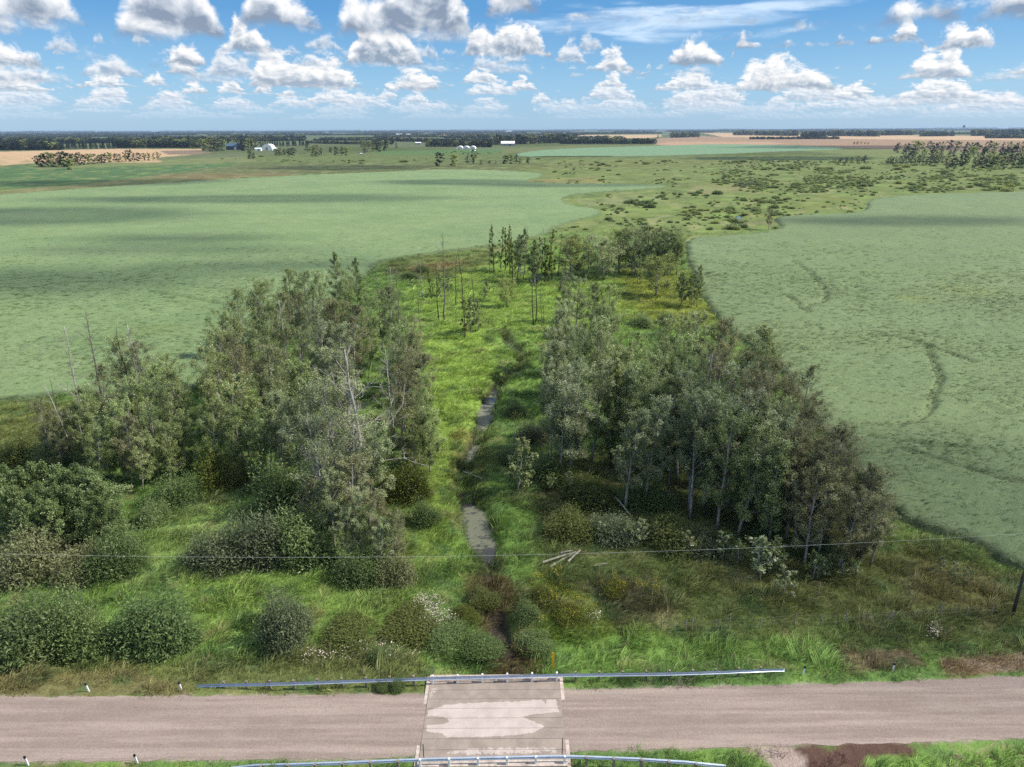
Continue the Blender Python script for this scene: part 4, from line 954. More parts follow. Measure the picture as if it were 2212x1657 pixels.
# far creek bank
for k, x, y, h in [('silver', 1216, 590, 12), ('silver', 1248, 600, 12.5), ('silver', 1291, 610, 12.5), ('poplar', 1318, 618, 12), ('silver', 1199, 672, 12.5), ('silver', 1222, 655, 13), ('poplar', 1265, 660, 13.5), ('poplar', 1307, 662, 13), ('silver', 1193, 710, 12), ('silver', 1205, 735, 12.5), ('silver', 1187, 745, 12), ('silver', 1241, 712, 13), ('poplar', 1285, 695, 13.5), ('poplar', 1321, 690, 13), ('poplar', 1300, 722, 13),
                   ('silver', 1214, 794, 14), ('silver', 1256, 779, 14), ('silver', 1285, 788, 14), ('silver', 1194, 815, 13), ('silver', 1235, 838, 12.5),
                   ('poplar', 1369, 752, 14), ('poplar', 1333, 749, 14), ('silver', 1366, 795, 14), ('poplar', 1393, 800, 14), ('poplar', 1340, 812, 13.5),
                   ('poplar', 1441, 692, 13.5), ('poplar', 1459, 688, 14), ('silver', 1498, 683, 14), ('brown', 1546, 692, 14), ('brown', 1573, 698, 13.5), ('poplar', 1435, 740, 14), ('poplar', 1470, 735, 14), ('brown', 1520, 745, 14), ('brown', 1560, 745, 13.5), ('poplar', 1420, 775, 13.5),
                   ('silver', 1480, 815, 14), ('silver', 1573, 788, 13.5), ('silver', 1534, 823, 14), ('poplar', 1445, 820, 13.5), ('poplar', 1505, 790, 13.5), ('brown', 1592, 760, 13),
                   ('poplar', 1645, 702, 14.5), ('poplar', 1674, 716, 13.5), ('poplar', 1615, 738, 13.5), ('brown', 1660, 788, 14), ('brown', 1627, 803, 14), ('brown', 1692, 790, 13), ('brown', 1738, 792, 13), ('brown', 1725, 822, 12.5), ('brown', 1748, 862, 11.5),
                   ('silver', 1408, 866, 13.5), ('poplar', 1560, 850, 14), ('silver', 1510, 860, 14.5), ('silver', 1542, 868, 14), ('silver', 1597, 863, 14), ('silver', 1617, 857, 14), ('silver', 1640, 878, 13.5), ('poplar', 1681, 868, 13.5), ('silver', 1664, 896, 13.5), ('silver', 1712, 896, 13), ('brown', 1757, 890, 12.5), ('brown', 1781, 916, 12.5), ('brown', 1757, 932, 12.5), ('brown', 1808, 948, 12), ('brown', 1833, 928, 12), ('brown', 1775, 965, 12), ('brown', 1730, 945, 12.5),
                   ('brown', 1850, 998, 10.5), ('brown', 1888, 1020, 9.5), ('brown', 1910, 1066, 8.5), ('brown', 1800, 1010, 11), ('brown', 1840, 1050, 10), ('brown', 1770, 1020, 11), ('brown', 1875, 1085, 8.5), ('poplar', 1690, 950, 12.5), ('poplar', 1620, 930, 13), ('poplar', 1575, 910, 13.5)]:
    T(k, x, y, h, B1)
T('silver', 1350, 897, 14, B1, 1103); T('silver', 1490, 870, 14, B1, 1122); T('silver', 1210, 830, 13, B1, 1036); T('young', 1119, 945, 8, B1, 1066); T('dead', 1525, 766, 14, B1, 985); T('snag', 1440, 850, 10, B1, 1066)
T('thin', 1545, 870, 12, B1, 1052); T('thin', 1566, 890, 12, B1, 1054); T('thin', 1590, 905, 12, B1, 1109); T('thin', 1622, 900, 12, B1, 1117); T('brown', 1715, 985, 10, B1, 1184); T('brown', 1838, 1010, 10, B1, 1194); T('thin', 1320, 770, 13, B1, 1010)
# meadow and the row
T('dead', 960, 503, 13, MID, 695); T('snag', 948, 569, 9, MID, 692); T('snag', 999, 533, 10, MID, 668); T('snag', 905, 612, 6, MID, 692)
T('thin', 1003, 630, 8, MID, 733); T('young', 1030, 648, 6, MID, 718); T('young', 1018, 640, 6, MID, 722); T('thin', 932, 572, 6, MID, 648); T('young', 970, 585, 5, MID, 642); T('young', 950, 590, 5, MID, 640)
T('round', 1094, 607, 4.5, MID, 663); T('young', 1048, 605, 4, MID, 651); T('snag', 1152, 553, 10, MID, 702); T('snag', 1158, 566, 10, MID, 700); T('snag', 1170, 621, 8, MID, 708); T('snag', 1176, 654, 7, MID, 724); T('snag', 1200, 640, 7, MID, 720)
T('thin', 1067, 484, 10, ROW, 588); T('thin', 1082, 487, 9, ROW, 583); T('thin', 1090, 490, 9, ROW, 589); T('thin', 1101, 484, 10, ROW, 590); T('tall', 1116, 488, 12, ROW, 609); T('tall', 1124, 503, 9, ROW, 600); T('thin', 1107, 507, 10, ROW, 613)
T('tall', 1147, 513, 10, ROW, 617); T('tall', 1162, 510, 10, ROW, 612); T('dead', 1167, 485, 12, ROW, 610); T('thin', 1184, 490, 11, ROW, 611); T('thin', 1176, 512, 10, ROW, 612); T('thin', 1192, 508, 10, ROW, 606); T('tall', 1155, 525, 9, ROW, 618)
T('round', 1232, 519, 8, ROW, 604); T('round', 1304, 522, 8, ROW, 603); T('dead', 1262, 505, 9, ROW, 602); T('round', 1335, 505, 8, ROW, 590); T('dead', 1290, 500, 9, ROW, 596); T('dead', 1328, 575, 5, ROW, 622)
T('silver', 1352, 490, 10, ROW, 583); T('silver', 1378, 489, 10, ROW, 580); T('brown', 1396, 492, 10, ROW, 580); T('brown', 1414, 490, 10, ROW, 581); T('poplar', 1438, 494, 10, ROW, 582); T('poplar', 1458, 510, 9, ROW, 580); T('poplar', 1428, 500, 9, ROW, 576)
T('young', 1376, 550, 7, ROW, 616); T('round', 1415, 556, 8, ROW, 641); T('young', 1468, 588, 7, MID, 662); T('young', 1475, 594, 7, MID, 660); T('tall', 1505, 571, 9, MID, 664); T('young', 1492, 592, 7, MID, 666); T('young', 1378, 716, 6, B1)
for k, x, y, b in [('snag', 1058, 492, 592), ('dead', 1130, 482, 606), ('snag', 1205, 500, 606), ('dead', 1218, 505, 612), ('snag', 985, 545, 660), ('snag', 1022, 560, 655), ('dead', 915, 560, 650)]: T(k, x, y, 10, ROW if x > 1040 else MID, b)
for k, x, y in [('poplar', 1462, 495), ('poplar', 1425, 492), ('poplar', 1245, 508), ('silver', 1270, 512), ('silver', 1365, 500), ('poplar', 1400, 505), ('poplar', 1448, 505)]: T(k, x, y, 10, ROW)
for k, x, y, h in [('poplar', 150, 868, 10), ('poplar', 190, 930, 8.5), ('poplar', 235, 870, 11)]: T(k, x, y, h, A1)
# labels: kind, its place in the rows of its grove (rows run along the road, counted from the road; trees counted from the creek)
def label_trees():
    by = {}
    for t in TREES: by.setdefault(t[3], []).append(t)
    for g, ts in by.items():
        for kind in sorted(set(t[0] for t in ts)):
            ks = sorted([t for t in ts if t[0] == kind], key=lambda t: t[1][1])
            nrow = max(1, round(len(ks) / 9)); per = math.ceil(len(ks) / nrow)
            for r in range(nrow):
                row = sorted(ks[r * per:(r + 1) * per], key=lambda t: abs(t[1][0] - (-2)))
                for i, t in enumerate(row):
                    t.append((r, nrow, i, len(row)))
    for t in TREES:
        kind, p, h, g, (r, nr, i, n) = t
        look, name, cat = LOOK[kind]
        if nr == 1:
            w = f'{look} in the {g}' if n == 1 else f'{look} in the {g}, {ORD[i]} from creek'
        else:
            rw = 'front row' if r == 0 else 'back row' if r == nr - 1 else {1: 'second row', 2: 'third row', 3: 'fourth row', 4: 'fifth row'}.get(r, 'sixth row')
            w = f'{look} {ORD[i]} from creek, {rw} of the {g}'
        plant(kind, p, h / NOMINAL[kind], w, cat, name, ('dead trees standing along the creek' if 'dead' in cat else 'trees of ' + g), tilt=random.uniform(-0.03, 0.07), sxy=h / NOMINAL[kind] * random.uniform(0.92, 1.12) * (1.25 if g == ROW and kind in ('silver', 'brown', 'poplar', 'round', 'tall') else 1.0))
label_trees()

# ------------------------------------------------------------------ bushes in front of the groves: centre, width, top and foot in picture units
def B(kind, px, pyb, w, pyt, label, name='willow_bush', cat='bush', group='bushes along the verge and creek'):
    g, h = from_foot(px, pyb, pyt); _, _ = g, h
    depth = (g[1] * math.cos(PITCH) + (CAMZ - g[2]) * math.sin(PITCH)); rr = w / 2 * depth / FPX
    if cat == 'weed_clump' or name == 'weed_clump': h *= 0.7; rr *= 1.15
    hm = max(0.4, h * 0.72)                                            # the dome's far slope shows above its middle
    root = plant(kind, g + np.array([0, rr * 0.55, 0]), hm / 2.4 * 1.2, label, cat, name, group, sxy=rr / 2.0 * 1.22)
    return root
B('willow', 50, 1432, 190, 1290, 'broad dark willow bush by the road, cut by the picture edge')
B('willow', 150, 1425, 140, 1295, 'tall feathery willow bush joined to the broad edge bush')
B('willow', 312, 1428, 165, 1300, 'rounded willow bush by the road with dark hollow side')
B('greybush', 602, 1408, 128, 1290, 'lone grey willow bush standing in bright grass near the road')
B('willow', 362, 1100, 108, 1032, 'round willow bush in the clearing with a smaller one before it')
B('willow', 322, 1138, 64, 1080, 'small round bush in front of the larger clearing bush')
B('yellowbush', 462, 1058, 92, 982, 'yellow green bush at the back of the clearing')
B('olivebush', 500, 1048, 70, 975, 'olive bush behind the yellow one in the clearing')
B('willow', 582, 1118, 150, 998, 'large dark willow bush shading the grass beside the pale poplars')
B('greybush', 470, 1232, 130, 1130, 'dark grey bush with twiggy base in the middle thicket')
B('greybush', 545, 1232, 140, 1112, 'blue grey willow bush in the middle thicket')
B('willow', 640, 1228, 150, 1100, 'leafy bush at the foot of the pale poplars')
B('willow', 242, 1255, 118, 1140, 'dense round bush under the power line near the picture edge')
B('brownbush', 60, 1250, 150, 1110, 'purplish brown twiggy bush under the power line')
B('brownbush', 150, 1262, 110, 1165, 'low brown bush between the purplish and the round one')
B('olivebush', 30, 1005, 110, 930, 'dark bush before the field edge at the picture side')
B('willow', 95, 1015, 90, 955, 'dark bush at the foot of the leaning dead trees')
B('yellowbush', 880, 1098, 90, 1005, 'yellow green bush on the creek bank beside the grove')
B('yellowbush', 845, 1085, 70, 1020, 'lower yellow bush leaning on the creek bank one')
B('willow', 905, 1140, 70, 1080, 'dark bush below the yellow bushes on the creek bank')
B('willow', 770, 1270, 110, 1200, 'low bush under the power line beside the young poplars')
B('brownbush', 850, 1265, 90, 1180, 'rusty bush at the end of the young poplars by the creek')
B('greybush', 1160, 960, 80, 900, 'dark bush beside the far creek bank poplar')
B('willow', 1110, 905, 56, 866, 'small dark bush over the upper pool')
B('willow', 1095, 1000, 60, 960, 'bush on the far bank above the lower pool')
B('willow', 1180, 1050, 110, 990, 'shaded bush beneath the front silver poplar')
B('olivebush', 1260, 1095, 130, 1040, 'shaded low thicket before the far bank grove')
B('willow', 1400, 1110, 120, 1060, 'dark undergrowth bush between the two leaning poplars')
B('olivebush', 1230, 1165, 120, 1105, 'olive bush beside the bright reeds of the far bank')
B('greybush', 1330, 1180, 110, 1125, 'silvery low bush in front of the leaning poplar')
B('olivebush', 1450, 1190, 130, 1130, 'dim bush by the fallen branches before the grove')
B('greybush', 1530, 1200, 120, 1150, 'grey low bush before the thin stems')
B('willow', 1640, 1170, 100, 1115, 'dark bush under the leaning trunks')
B('willow', 1760, 1205, 110, 1160, 'dark bush behind the corner saplings')
B('willow', 905, 590, 34, 568, 'grey round bush on the meadow edge, larger of two', 'meadow_bush')
B('willow', 884, 605, 34, 584, 'green round bush on the meadow edge beside the grey one', 'meadow_bush')
B('willow', 1440, 700, 50, 672, 'dark round bush in the grass behind the far bank grove', 'meadow_bush')
B('willow', 1382, 706, 60, 680, 'bush with dark hollow beside the small sapling', 'meadow_bush')
B('willow', 810, 1440, 60, 1400, 'low weedy clump by the end of the guard rail', 'weed_clump')
B('olivebush', 880, 1380, 120, 1330, 'brownish weedy mound before the white flowers', 'weed_clump')
B('olivebush', 740, 1400, 110, 1350, 'weedy mound between the lone bush and white flowers', 'weed_clump')
B('yellowbush', 1335, 1300, 60, 1262, 'yellow flowering weed clump nearest the log pile', 'weed_clump')
B('yellowbush', 1180, 1310, 60, 1270, 'yellow flowering weeds by the creek mouth', 'weed_clump')
B('yellowbush', 1235, 1360, 70, 1320, 'yellow green weed mound above the marker post', 'weed_clump')
B('willow', 820, 1496, 34, 1478, 'little round shrub under the guard rail, nearer the bridge one', 'verge_shrub')
B('willow', 857, 1494, 36, 1470, 'little round shrub under the guard rail, beside bridge end', 'verge_shrub')
B('olivebush', 1040, 1312, 64, 1262, 'brownish weedy mound growing over the creek', 'weed_clump')
B('willow', 1132, 1345, 60, 1305, 'green weedy mound on the far bank near the bridge', 'weed_clump')
B('yellowbush', 1010, 1345, 50, 1308, 'yellowish weed mound on the near bank by the white flowers', 'weed_clump')
B('willow', 1030, 1425, 80, 1380, 'lush green clump above the middle of the bridge rail', 'weed_clump')
B('willow', 1150, 1420, 70, 1375, 'lush green clump beside the yellow marker', 'weed_clump')
B('willow', 960, 1400, 80, 1352, 'leafy green clump below the white flowers', 'weed_clump')
CL = [(-25, 1030), (5, 1012), (30, 1020), (20, 1060), (45, 1090), (60, 1010), (90, 1005), (120, 1012), (150, 1010), (180, 1025), (205, 1045), (75, 1050), (110, 1055), (140, 1060), (170, 1065), (200, 1085), (95, 1090)]
for i, (x, y) in enumerate(sorted(CL, key=lambda q: -q[0])):
    p = from_top(x, y - 8, 8.6 - 0.02 * (y - 1000)); plant('brush', p, (8.6 - 0.02 * (y - 1000)) / 8, f'upright young poplar in the dense clump under the power line, {ORD[i]} from the creek', 'tree', 'young_poplar', 'young poplars of the clump by the power line')
SAP = [(1560, 1150, 1210), (1625, 1158, 1222), (1640, 1150, 1248), (1660, 1160, 1240), (1674, 1166, 1235), (1753, 1192, 1255), (1765, 1200, 1250), (1819, 1196, 1250), (1840, 1205, 1250), (1590, 1165, 1220), (1370, 1125, 1175), (1390, 1118, 1172), (1350, 1130, 1178), (1410, 1125, 1170), (1225, 1020, 1068), (1690, 1225, 1290), (2030, 1205, 1240), (2060, 1215, 1250), (2085, 1225, 1262), (1300, 1128, 1170), (1190, 1020, 1060), (1480, 1150, 1205)]
for i, (x, t_, b) in enumerate(sorted(SAP)):
    g, h = from_foot(x, b, t_); plant('sapling', g, h / 3.2, f'small silvery sapling in the shaded rough grass, {ORD[i] if i < 20 else str(i + 1) + "th" if i > 21 else ["twenty-first", "twenty-second"][i - 20]} from the creek', 'sapling', 'sapling', 'saplings before the far bank grove', sxy=h / 3.2 * 1.2)

# ------------------------------------------------------------------ meadow shrubs beyond the groves
def scatter_shrubs():
    rng = random.Random(21); regs = []
    def reg(px0, px1, py0, py1, n, s, kind=None, label=None):
        nc = max(2, n // 7); cens = [(rng.uniform(px0, px1), py0 + (py1 - py0) * rng.random(), rng.uniform(0.4, 1.5)) for _ in range(nc)]
        for _ in range(n):
            for _t in range(20):
                cx_, cy_, sp = rng.choice(cens)
                x = cx_ + rng.gauss(0, 13) * sp; y = cy_ + rng.gauss(0, 3.2 * (cy_ - 300) / 110) * sp
                if rng.random() < 0.15: x, y = rng.uniform(px0, px1), rng.uniform(py0, py1)
                if not (px0 - 15 < x < px1 + 15 and py0 - 3 < y < py1 + 3): continue
                w = ground_at(x, y)
                if poly_sd(w[0:1], w[1:2], FR)[0] < -1.5 and poly_sd(w[0:1], w[1:2], FL)[0] < -1.5: break
            else: continue
            regs.append((w, s * rng.choice([0.5, 0.8, 1.0, 1.3, 1.7]) * rng.uniform(0.8, 1.2), kind, label))
    reg(1362, 1480, 418, 452, 20, 1.25, 4, 'dark willow shrub in the thick far clump')
    reg(1500, 1550, 404, 432, 9, 1.35, 4, 'dark round shrub beside the thick far clump')
    reg(1330, 1600, 448, 472, 24, 0.9, None, 'green shrub before the thick far clump')
    reg(1480, 1620, 478, 502, 9, 1.2, 1, 'shrub on the meadow point by the far field')
    reg(1560, 1780, 375, 415, 38, 1.2, None, 'bushy shrub on the flat around the meadow creek')
    reg(1600, 1660, 392, 412, 8, 1.3, 3, 'grey purple shrub on the flat by the creek bend')
    reg(1780, 2200, 370, 412, 62, 1.5, None, 'olive shrub on flat before far woods')
    reg(1560, 2200, 350, 372, 50, 1.7, None, 'distant shrub dotting the pale grass flat')
    reg(1620, 1760, 415, 462, 22, 0.85, None, 'small shrub near the leaning lone tree')
    reg(1200, 1340, 360, 395, 20, 0.9, None, 'low shrub beside the crop tongue')
    reg(1180, 1300, 486, 520, 8, 0.8, None, 'small shrub behind the tree row')
    reg(1120, 1560, 342, 358, 18, 1.5, None, 'distant low shrub on the wet meadow strip')
    reg(520, 900, 338, 350, 16, 1.5, None, 'distant shrub on the meadow before the farm')
    by = {}
    for q in regs: by.setdefault(q[3], []).append(q)
    final = []
    for label, qs in by.items():
        qs.sort(key=lambda q: q[0][1]); nr = max(1, round(len(qs) / 10)); per = math.ceil(len(qs) / nr)
        for r in range(nr):
            for i, q in enumerate(sorted(qs[r * per:(r + 1) * per], key=lambda q: q[0][0])):
                final.append((q[0], q[1], q[2], f'{label}, {ORD[i]} along ' + (['nearest', 'second', 'third', 'fourth', 'fifth', 'sixth'][r] + ' row')))
    for w, s, kind, label in final:
        plant('shrub', w, s * 0.62, label, 'shrub', 'shrub', 'shrubs of the far meadow', sxy=s * rng.uniform(0.65, 1.15), var=kind if kind is not None else rng.choice([0, 0, 1, 2]))
scatter_shrubs()
g, h = from_foot(1660, 497, 446); plant('brown', g, h / 14, 'lone leaning thin tree at the meadow edge of the far field', 'tree', 'lone_tree', None, tilt=0.12)

# ------------------------------------------------------------------ far trees that can be told apart
def far_trees(specs, kinds, place, look, group, hmul=1.0, cat='tree', name='far_tree'):
    """specs: (px, foot py, top py)"""
    specs = sorted(specs)
    for i, (x, b, t_) in enumerate(specs):
        g, h = from_foot(x, b, t_); h = min(max(h, 2.0), 24) * hmul; k = kinds[i % len(kinds)]
        n = len(specs)
        lab = f'{look}, {ORD[i]} of {n} {place}' if i < 20 else f'{look}, {ORD[n - 1 - i] if n - 1 - i < 20 else "middle"} from the creek side {place}'
        plant(k, g, h / NOMINAL[k], lab, cat, name, group, sxy=h / NOMINAL[k] * random.uniform(0.95, 1.5))
rr = random.Random(5)
far_trees([(84, 360, 337), (97, 361, 334), (110, 360, 330), (122, 361, 333), (134, 360, 329), (146, 361, 331), (152, 367, 343), (158, 358, 333), (170, 357, 331), (182, 356, 335), (194, 355, 333), (206, 354, 333), (217, 353, 335), (226, 352, 334)], ['fartree'], 'along the stubble grove nearer the picture edge', 'dark tree', 'trees of the grove in the stubble')
far_trees([(238, 351, 330), (249, 350, 331), (260, 350, 333), (272, 350, 332), (279, 349, 325), (290, 349, 330), (301, 348, 331), (312, 347, 330), (322, 347, 331), (332, 346, 330), (342, 345, 329)], ['fartree', 'farslim'], 'along the stubble grove farther from the edge', 'dark tree', 'trees of the grove in the stubble')
sp = []
for i in range(20): x = 1935 + i * 14.5; sp.append((x + rr.uniform(-4, 4), rr.uniform(322, 334), rr.uniform(304, 311)))
far_trees(sp, ['fartree', 'farslim', 'fartree'], 'in the back row of the far woods', 'dull green tree', 'trees of the far woods')
sp = []
for i in range(20): x = 1950 + i * 14; sp.append((x + rr.uniform(-4, 4), rr.uniform(338, 349), rr.uniform(316, 324)))
far_trees(sp, ['farslim', 'fartree'], 'in the middle row of the far woods', 'grey green tree', 'trees of the far woods')
sp = []
for i in range(18): x = 2050 + i * 10; sp.append((x + rr.uniform(-4, 4), rr.uniform(354, 366), rr.uniform(334, 342)))
far_trees(sp, ['fartree', 'fartree', 'farslim'], 'in the front row of the far woods', 'bushy tree', 'trees of the far woods')
sp = []
for i in range(20): x = 1915 + i * 6.6; sp.append((x + rr.uniform(-2, 2), rr.uniform(354, 357), rr.uniform(333, 339)))
far_trees(sp, ['farslim'], 'in the thin line before the far woods', 'slim half-bare tree', 'thin tree line before the far woods')
far_trees([(1802, 352, 341), (1815, 352, 340), (1828, 352, 341), (1840, 352, 339), (1853, 352, 337), (1866, 352, 336)], ['fartree'], 'in the hedge on the meadow edge', 'low bushy tree', 'hedge trees on the meadow edge')
far_trees([(949, 359, 331), (981, 359, 334), (1009, 355, 334), (1040, 355, 345), (1057, 354, 347), (1071, 355, 346), (1092, 354, 337), (1104, 354, 334), (1114, 354, 333), (1124, 354, 341), (1140, 354, 340)], ['fartree', 'fartree', 'farslim'], 'scattered behind the pale field', 'lone tree', 'scattered trees behind the pale field')
far_trees([(1022, 355, 322)], ['farslim'], 'standing tall behind the pale field', 'tall sparse tree', None)
sp = [(540, 343, 327), (548, 343, 329), (598, 336, 322), (606, 336, 320), (615, 336, 321), (624, 335, 321), (634, 335, 320), (664, 329, 307), (678, 337, 317), (686, 338, 314), (694, 337, 318), (714, 330, 318), (726, 335, 318), (738, 336, 316), (748, 336, 318), (806, 327, 305), (817, 328, 308), (833, 325, 306), (856, 322, 307), (790, 330, 310)]
far_trees(sp, ['fartree', 'farslim', 'fartree'], 'on the meadow between the two farmyards', 'scattered tree', 'trees between the farmyards')
sp = [(438 + i * 9.2 + rr.uniform(-3, 3), rr.uniform(324, 327), rr.uniform(297, 303)) for i in range(6)] + [(522 + i * 8 + rr.uniform(-2, 2), rr.uniform(322, 326), rr.uniform(297, 302)) for i in range(5)] + [(480 + i * 14, 318, 299) for i in range(4)]
far_trees(sp, ['fartree', 'spruce', 'fartree'], 'around the blue roofed barn', 'tall dark yard tree', 'yard trees at the barn')
far_trees([(1845, 312, 307), (1852, 312, 306), (1860, 312, 306), (1868, 312, 307), (1875, 312, 308)], ['fartree'], 'in the clump on the brown field', 'dark tree', 'clump on the brown field')
far_trees([(1421, 298, 292), (1505, 293, 288), (1508, 300, 297)], ['fartree'], 'alone on the tan fields', 'small dark tree', 'lone trees on the tan fields')

# farther belts: woods that read as one mass, instanced trees
def points_obj(name, pts, rot, scl, idx, sources, label, cat, colr=None, kind='stuff'):
    me = bpy.data.meshes.new(name); pts = np.asarray(pts, np.float32)
    me.vertices.add(len(pts)); me.vertices.foreach_set('co', pts.ravel())
    for nm, arr in (('rot', rot), ('scl', scl)):
        a = me.attributes.new(nm, 'FLOAT_VECTOR', 'POINT'); a.data.foreach_set('vector', np.asarray(arr, np.float32).ravel())
    a = me.attributes.new('k', 'INT', 'POINT'); a.data.foreach_set('value', np.asarray(idx, np.int32))
    if colr is not None:
        a = me.attributes.new('Tint', 'FLOAT_COLOR', 'POINT'); c = np.ones((len(pts), 4), np.float32); c[:, :3] = colr; a.data.foreach_set('color', c.ravel())
    o = obj(name, me)
    ng = bpy.data.node_groups.new(name + '_scatter', 'GeometryNodeTree')
    ng.interface.new_socket('Geometry', in_out='INPUT', socket_type='NodeSocketGeometry'); ng.interface.new_socket('Geometry', in_out='OUTPUT', socket_type='NodeSocketGeometry')
    N = ng.nodes; L = ng.links
    gi = N.new('NodeGroupInput'); go = N.new('NodeGroupOutput')
    m2p = N.new('GeometryNodeMeshToPoints'); L.new(gi.outputs[0], m2p.inputs['Mesh'])
    iop = N.new('GeometryNodeInstanceOnPoints'); L.new(m2p.outputs[0], iop.inputs['Points'])
    ci = N.new('GeometryNodeCollectionInfo'); ci.inputs['Collection'].default_value = sources; ci.inputs['Separate Children'].default_value = True; ci.inputs['Reset Children'].default_value = True
    L.new(ci.outputs[0], iop.inputs['Instance']); iop.inputs['Pick Instance'].default_value = True
    def na(nm, typ):
        n = N.new('GeometryNodeInputNamedAttribute'); n.data_type = typ; n.inputs['Name'].default_value = nm; return n.outputs['Attribute']
    L.new(na('k', 'INT'), iop.inputs['Instance Index'])
    e2r = N.new('FunctionNodeEulerToRotation'); L.new(na('rot', 'FLOAT_VECTOR'), e2r.inputs[0]); L.new(e2r.outputs[0], iop.inputs['Rotation'])
    L.new(na('scl', 'FLOAT_VECTOR'), iop.inputs['Scale']); L.new(iop.outputs[0], go.inputs[0])
    md = o.modifiers.new('scatter', 'NODES'); md.node_group = ng
    tag(o, label, cat, None, kind); return o
def source_collection(name, meshes):
    c = bpy.data.collections.new(name)
    for i, me in enumerate(meshes):
        o = bpy.data.objects.new(f'{name}_{chr(97 + i)}', me); c.objects.link(o)
    return c
FARSRC = source_collection('woods_source', [K['fartree'][0][1], K['fartree'][1][1], K['fartree'][2][1], K['fartree'][3][1], K['farslim'][0][1], K['spruce'][0][1], K['spruce'][1][1]])
def belts(name, label, specs):
    rng = np.random.RandomState(len(name) * 7 + 1); pts, rot, scl, idx = [], [], [], []
    for (x0, x1, yb0, yb1, hpx, rows, kind) in specs:
        a = P((x0 + x1) / 2, (yb0 + yb1) / 2, GZ); mpp = np.linalg.norm(a - CAM) / FPX
        h = hpx * mpp; step = max(0.42 * h, 0.6 * mpp) ; n = max(3, int((x1 - x0) * mpp / step))
        for r in range(rows):
            for i in range(n):
                f = (i + rng.uniform()) / n; x = x0 + (x1 - x0) * f; yb = yb0 + (yb1 - yb0) * f
                p = P(x, yb, GZ); d = p[:2] / np.linalg.norm(p[:2]); p = p.copy(); p[:2] += d * (r * h * 1.1 + rng.uniform(-.4, .4) * h)
                p[2] = -1.6
                hh = h * rng.uniform(0.62, 1.12)
                pts.append(p); rot.append((0, 0, rng.uniform(0, 6.28)))
                k = rng.choice([5, 6]) if kind == 's' else rng.choice([0, 1, 2, 3, 4], p=[.34, .34, .10, .10, .12]) if kind == 'd' else rng.choice([0, 1, 5, 6, 3])
                s = hh / (13 if k >= 5 else 11); sw = s * rng.uniform(0.9, 1.5) * (1.25 if k < 4 else 0.95); scl.append((sw, sw, s)); idx.append(k)
    o = points_obj(name, pts, rot, scl, idx, FARSRC, label, 'woods')
belts('woods', 'dark shelterbelt along the far side of the stubble field', [(-60, 135, 325, 324, 14, 3, 'd'), (135, 182, 322, 322, 14, 2, 's'), (180, 252, 322, 321, 13, 2, 's'), (250, 436, 320, 319, 14, 3, 'd'), (560, 664, 317, 315, 12, 2, 's'), (340, 470, 313, 312, 12, 2, 'd')])
belts('woods', 'dark woods beyond the first shelterbelt', [(-60, 330, 312, 309, 9, 3, 'd'), (330, 560, 308, 304, 10, 3, 'm'), (500, 660, 304, 303, 9, 3, 'd'), (660, 780, 310, 312, 6, 2, 'd'), (690, 720, 304, 303, 7, 2, 's')])
belts('woods', 'dense dark shelterbelts behind the central farm', [(1069, 1242, 313, 308, 17, 4, 'm'), (1211, 1414, 311, 311, 11, 3, 'd'), (1290, 1345, 309, 309, 13, 2, 'd'), (918, 1063, 317, 318, 12, 2, 'd'), (930, 1060, 309, 309, 9, 3, 's'), (840, 930, 305, 308, 8, 2, 'd'), (1000, 1060, 300, 299, 7, 2, 'd'), (780, 850, 318, 312, 12, 2, 'd'), (1180, 1250, 298, 297, 8, 3, 'd')])
belts('woods', 'tree lines between the tan fields', [(1449, 1511, 298, 296, 9, 3, 'd'), (1583, 1725, 292, 294, 9, 3, 'm'), (1732, 1782, 298, 298, 11, 4, 'd'), (1780, 1897, 294, 295, 10, 3, 'm'), (1897, 1972, 293, 292, 8, 3, 'd'), (1987, 2060, 295, 294, 8, 3, 'd'), (2100, 2330, 294, 291, 9, 3, 'd')])
fb = []
rf = random.Random(9)
for yb, hp, frac in ((303, 5.5, .5), (299, 4.8, .62), (296, 4.2, .68), (293, 3.8, .72), (290.5, 3.3, .8), (288, 2.9, .85), (286, 2.6, .9), (284.2, 2.3, .95), (282.6, 2.0, 1.0)):
    x = -80
    while x < 2290:
        L = rf.uniform(40, 200); left = x < 1250
        if rf.random() < (frac if left or yb < 290 else frac * 0.12): fb.append((x, x + L, yb - 0.0038 * (x - 1106) * 1.0 + rf.uniform(-.6, .6), yb - 0.0038 * (x + L - 1106) + rf.uniform(-.6, .6), hp * rf.uniform(0.8, 1.2), 2, 'd'))
        x += L * rf.uniform(0.85, 1.25)
belts('woods', 'distant woods fading towards the horizon', fb)

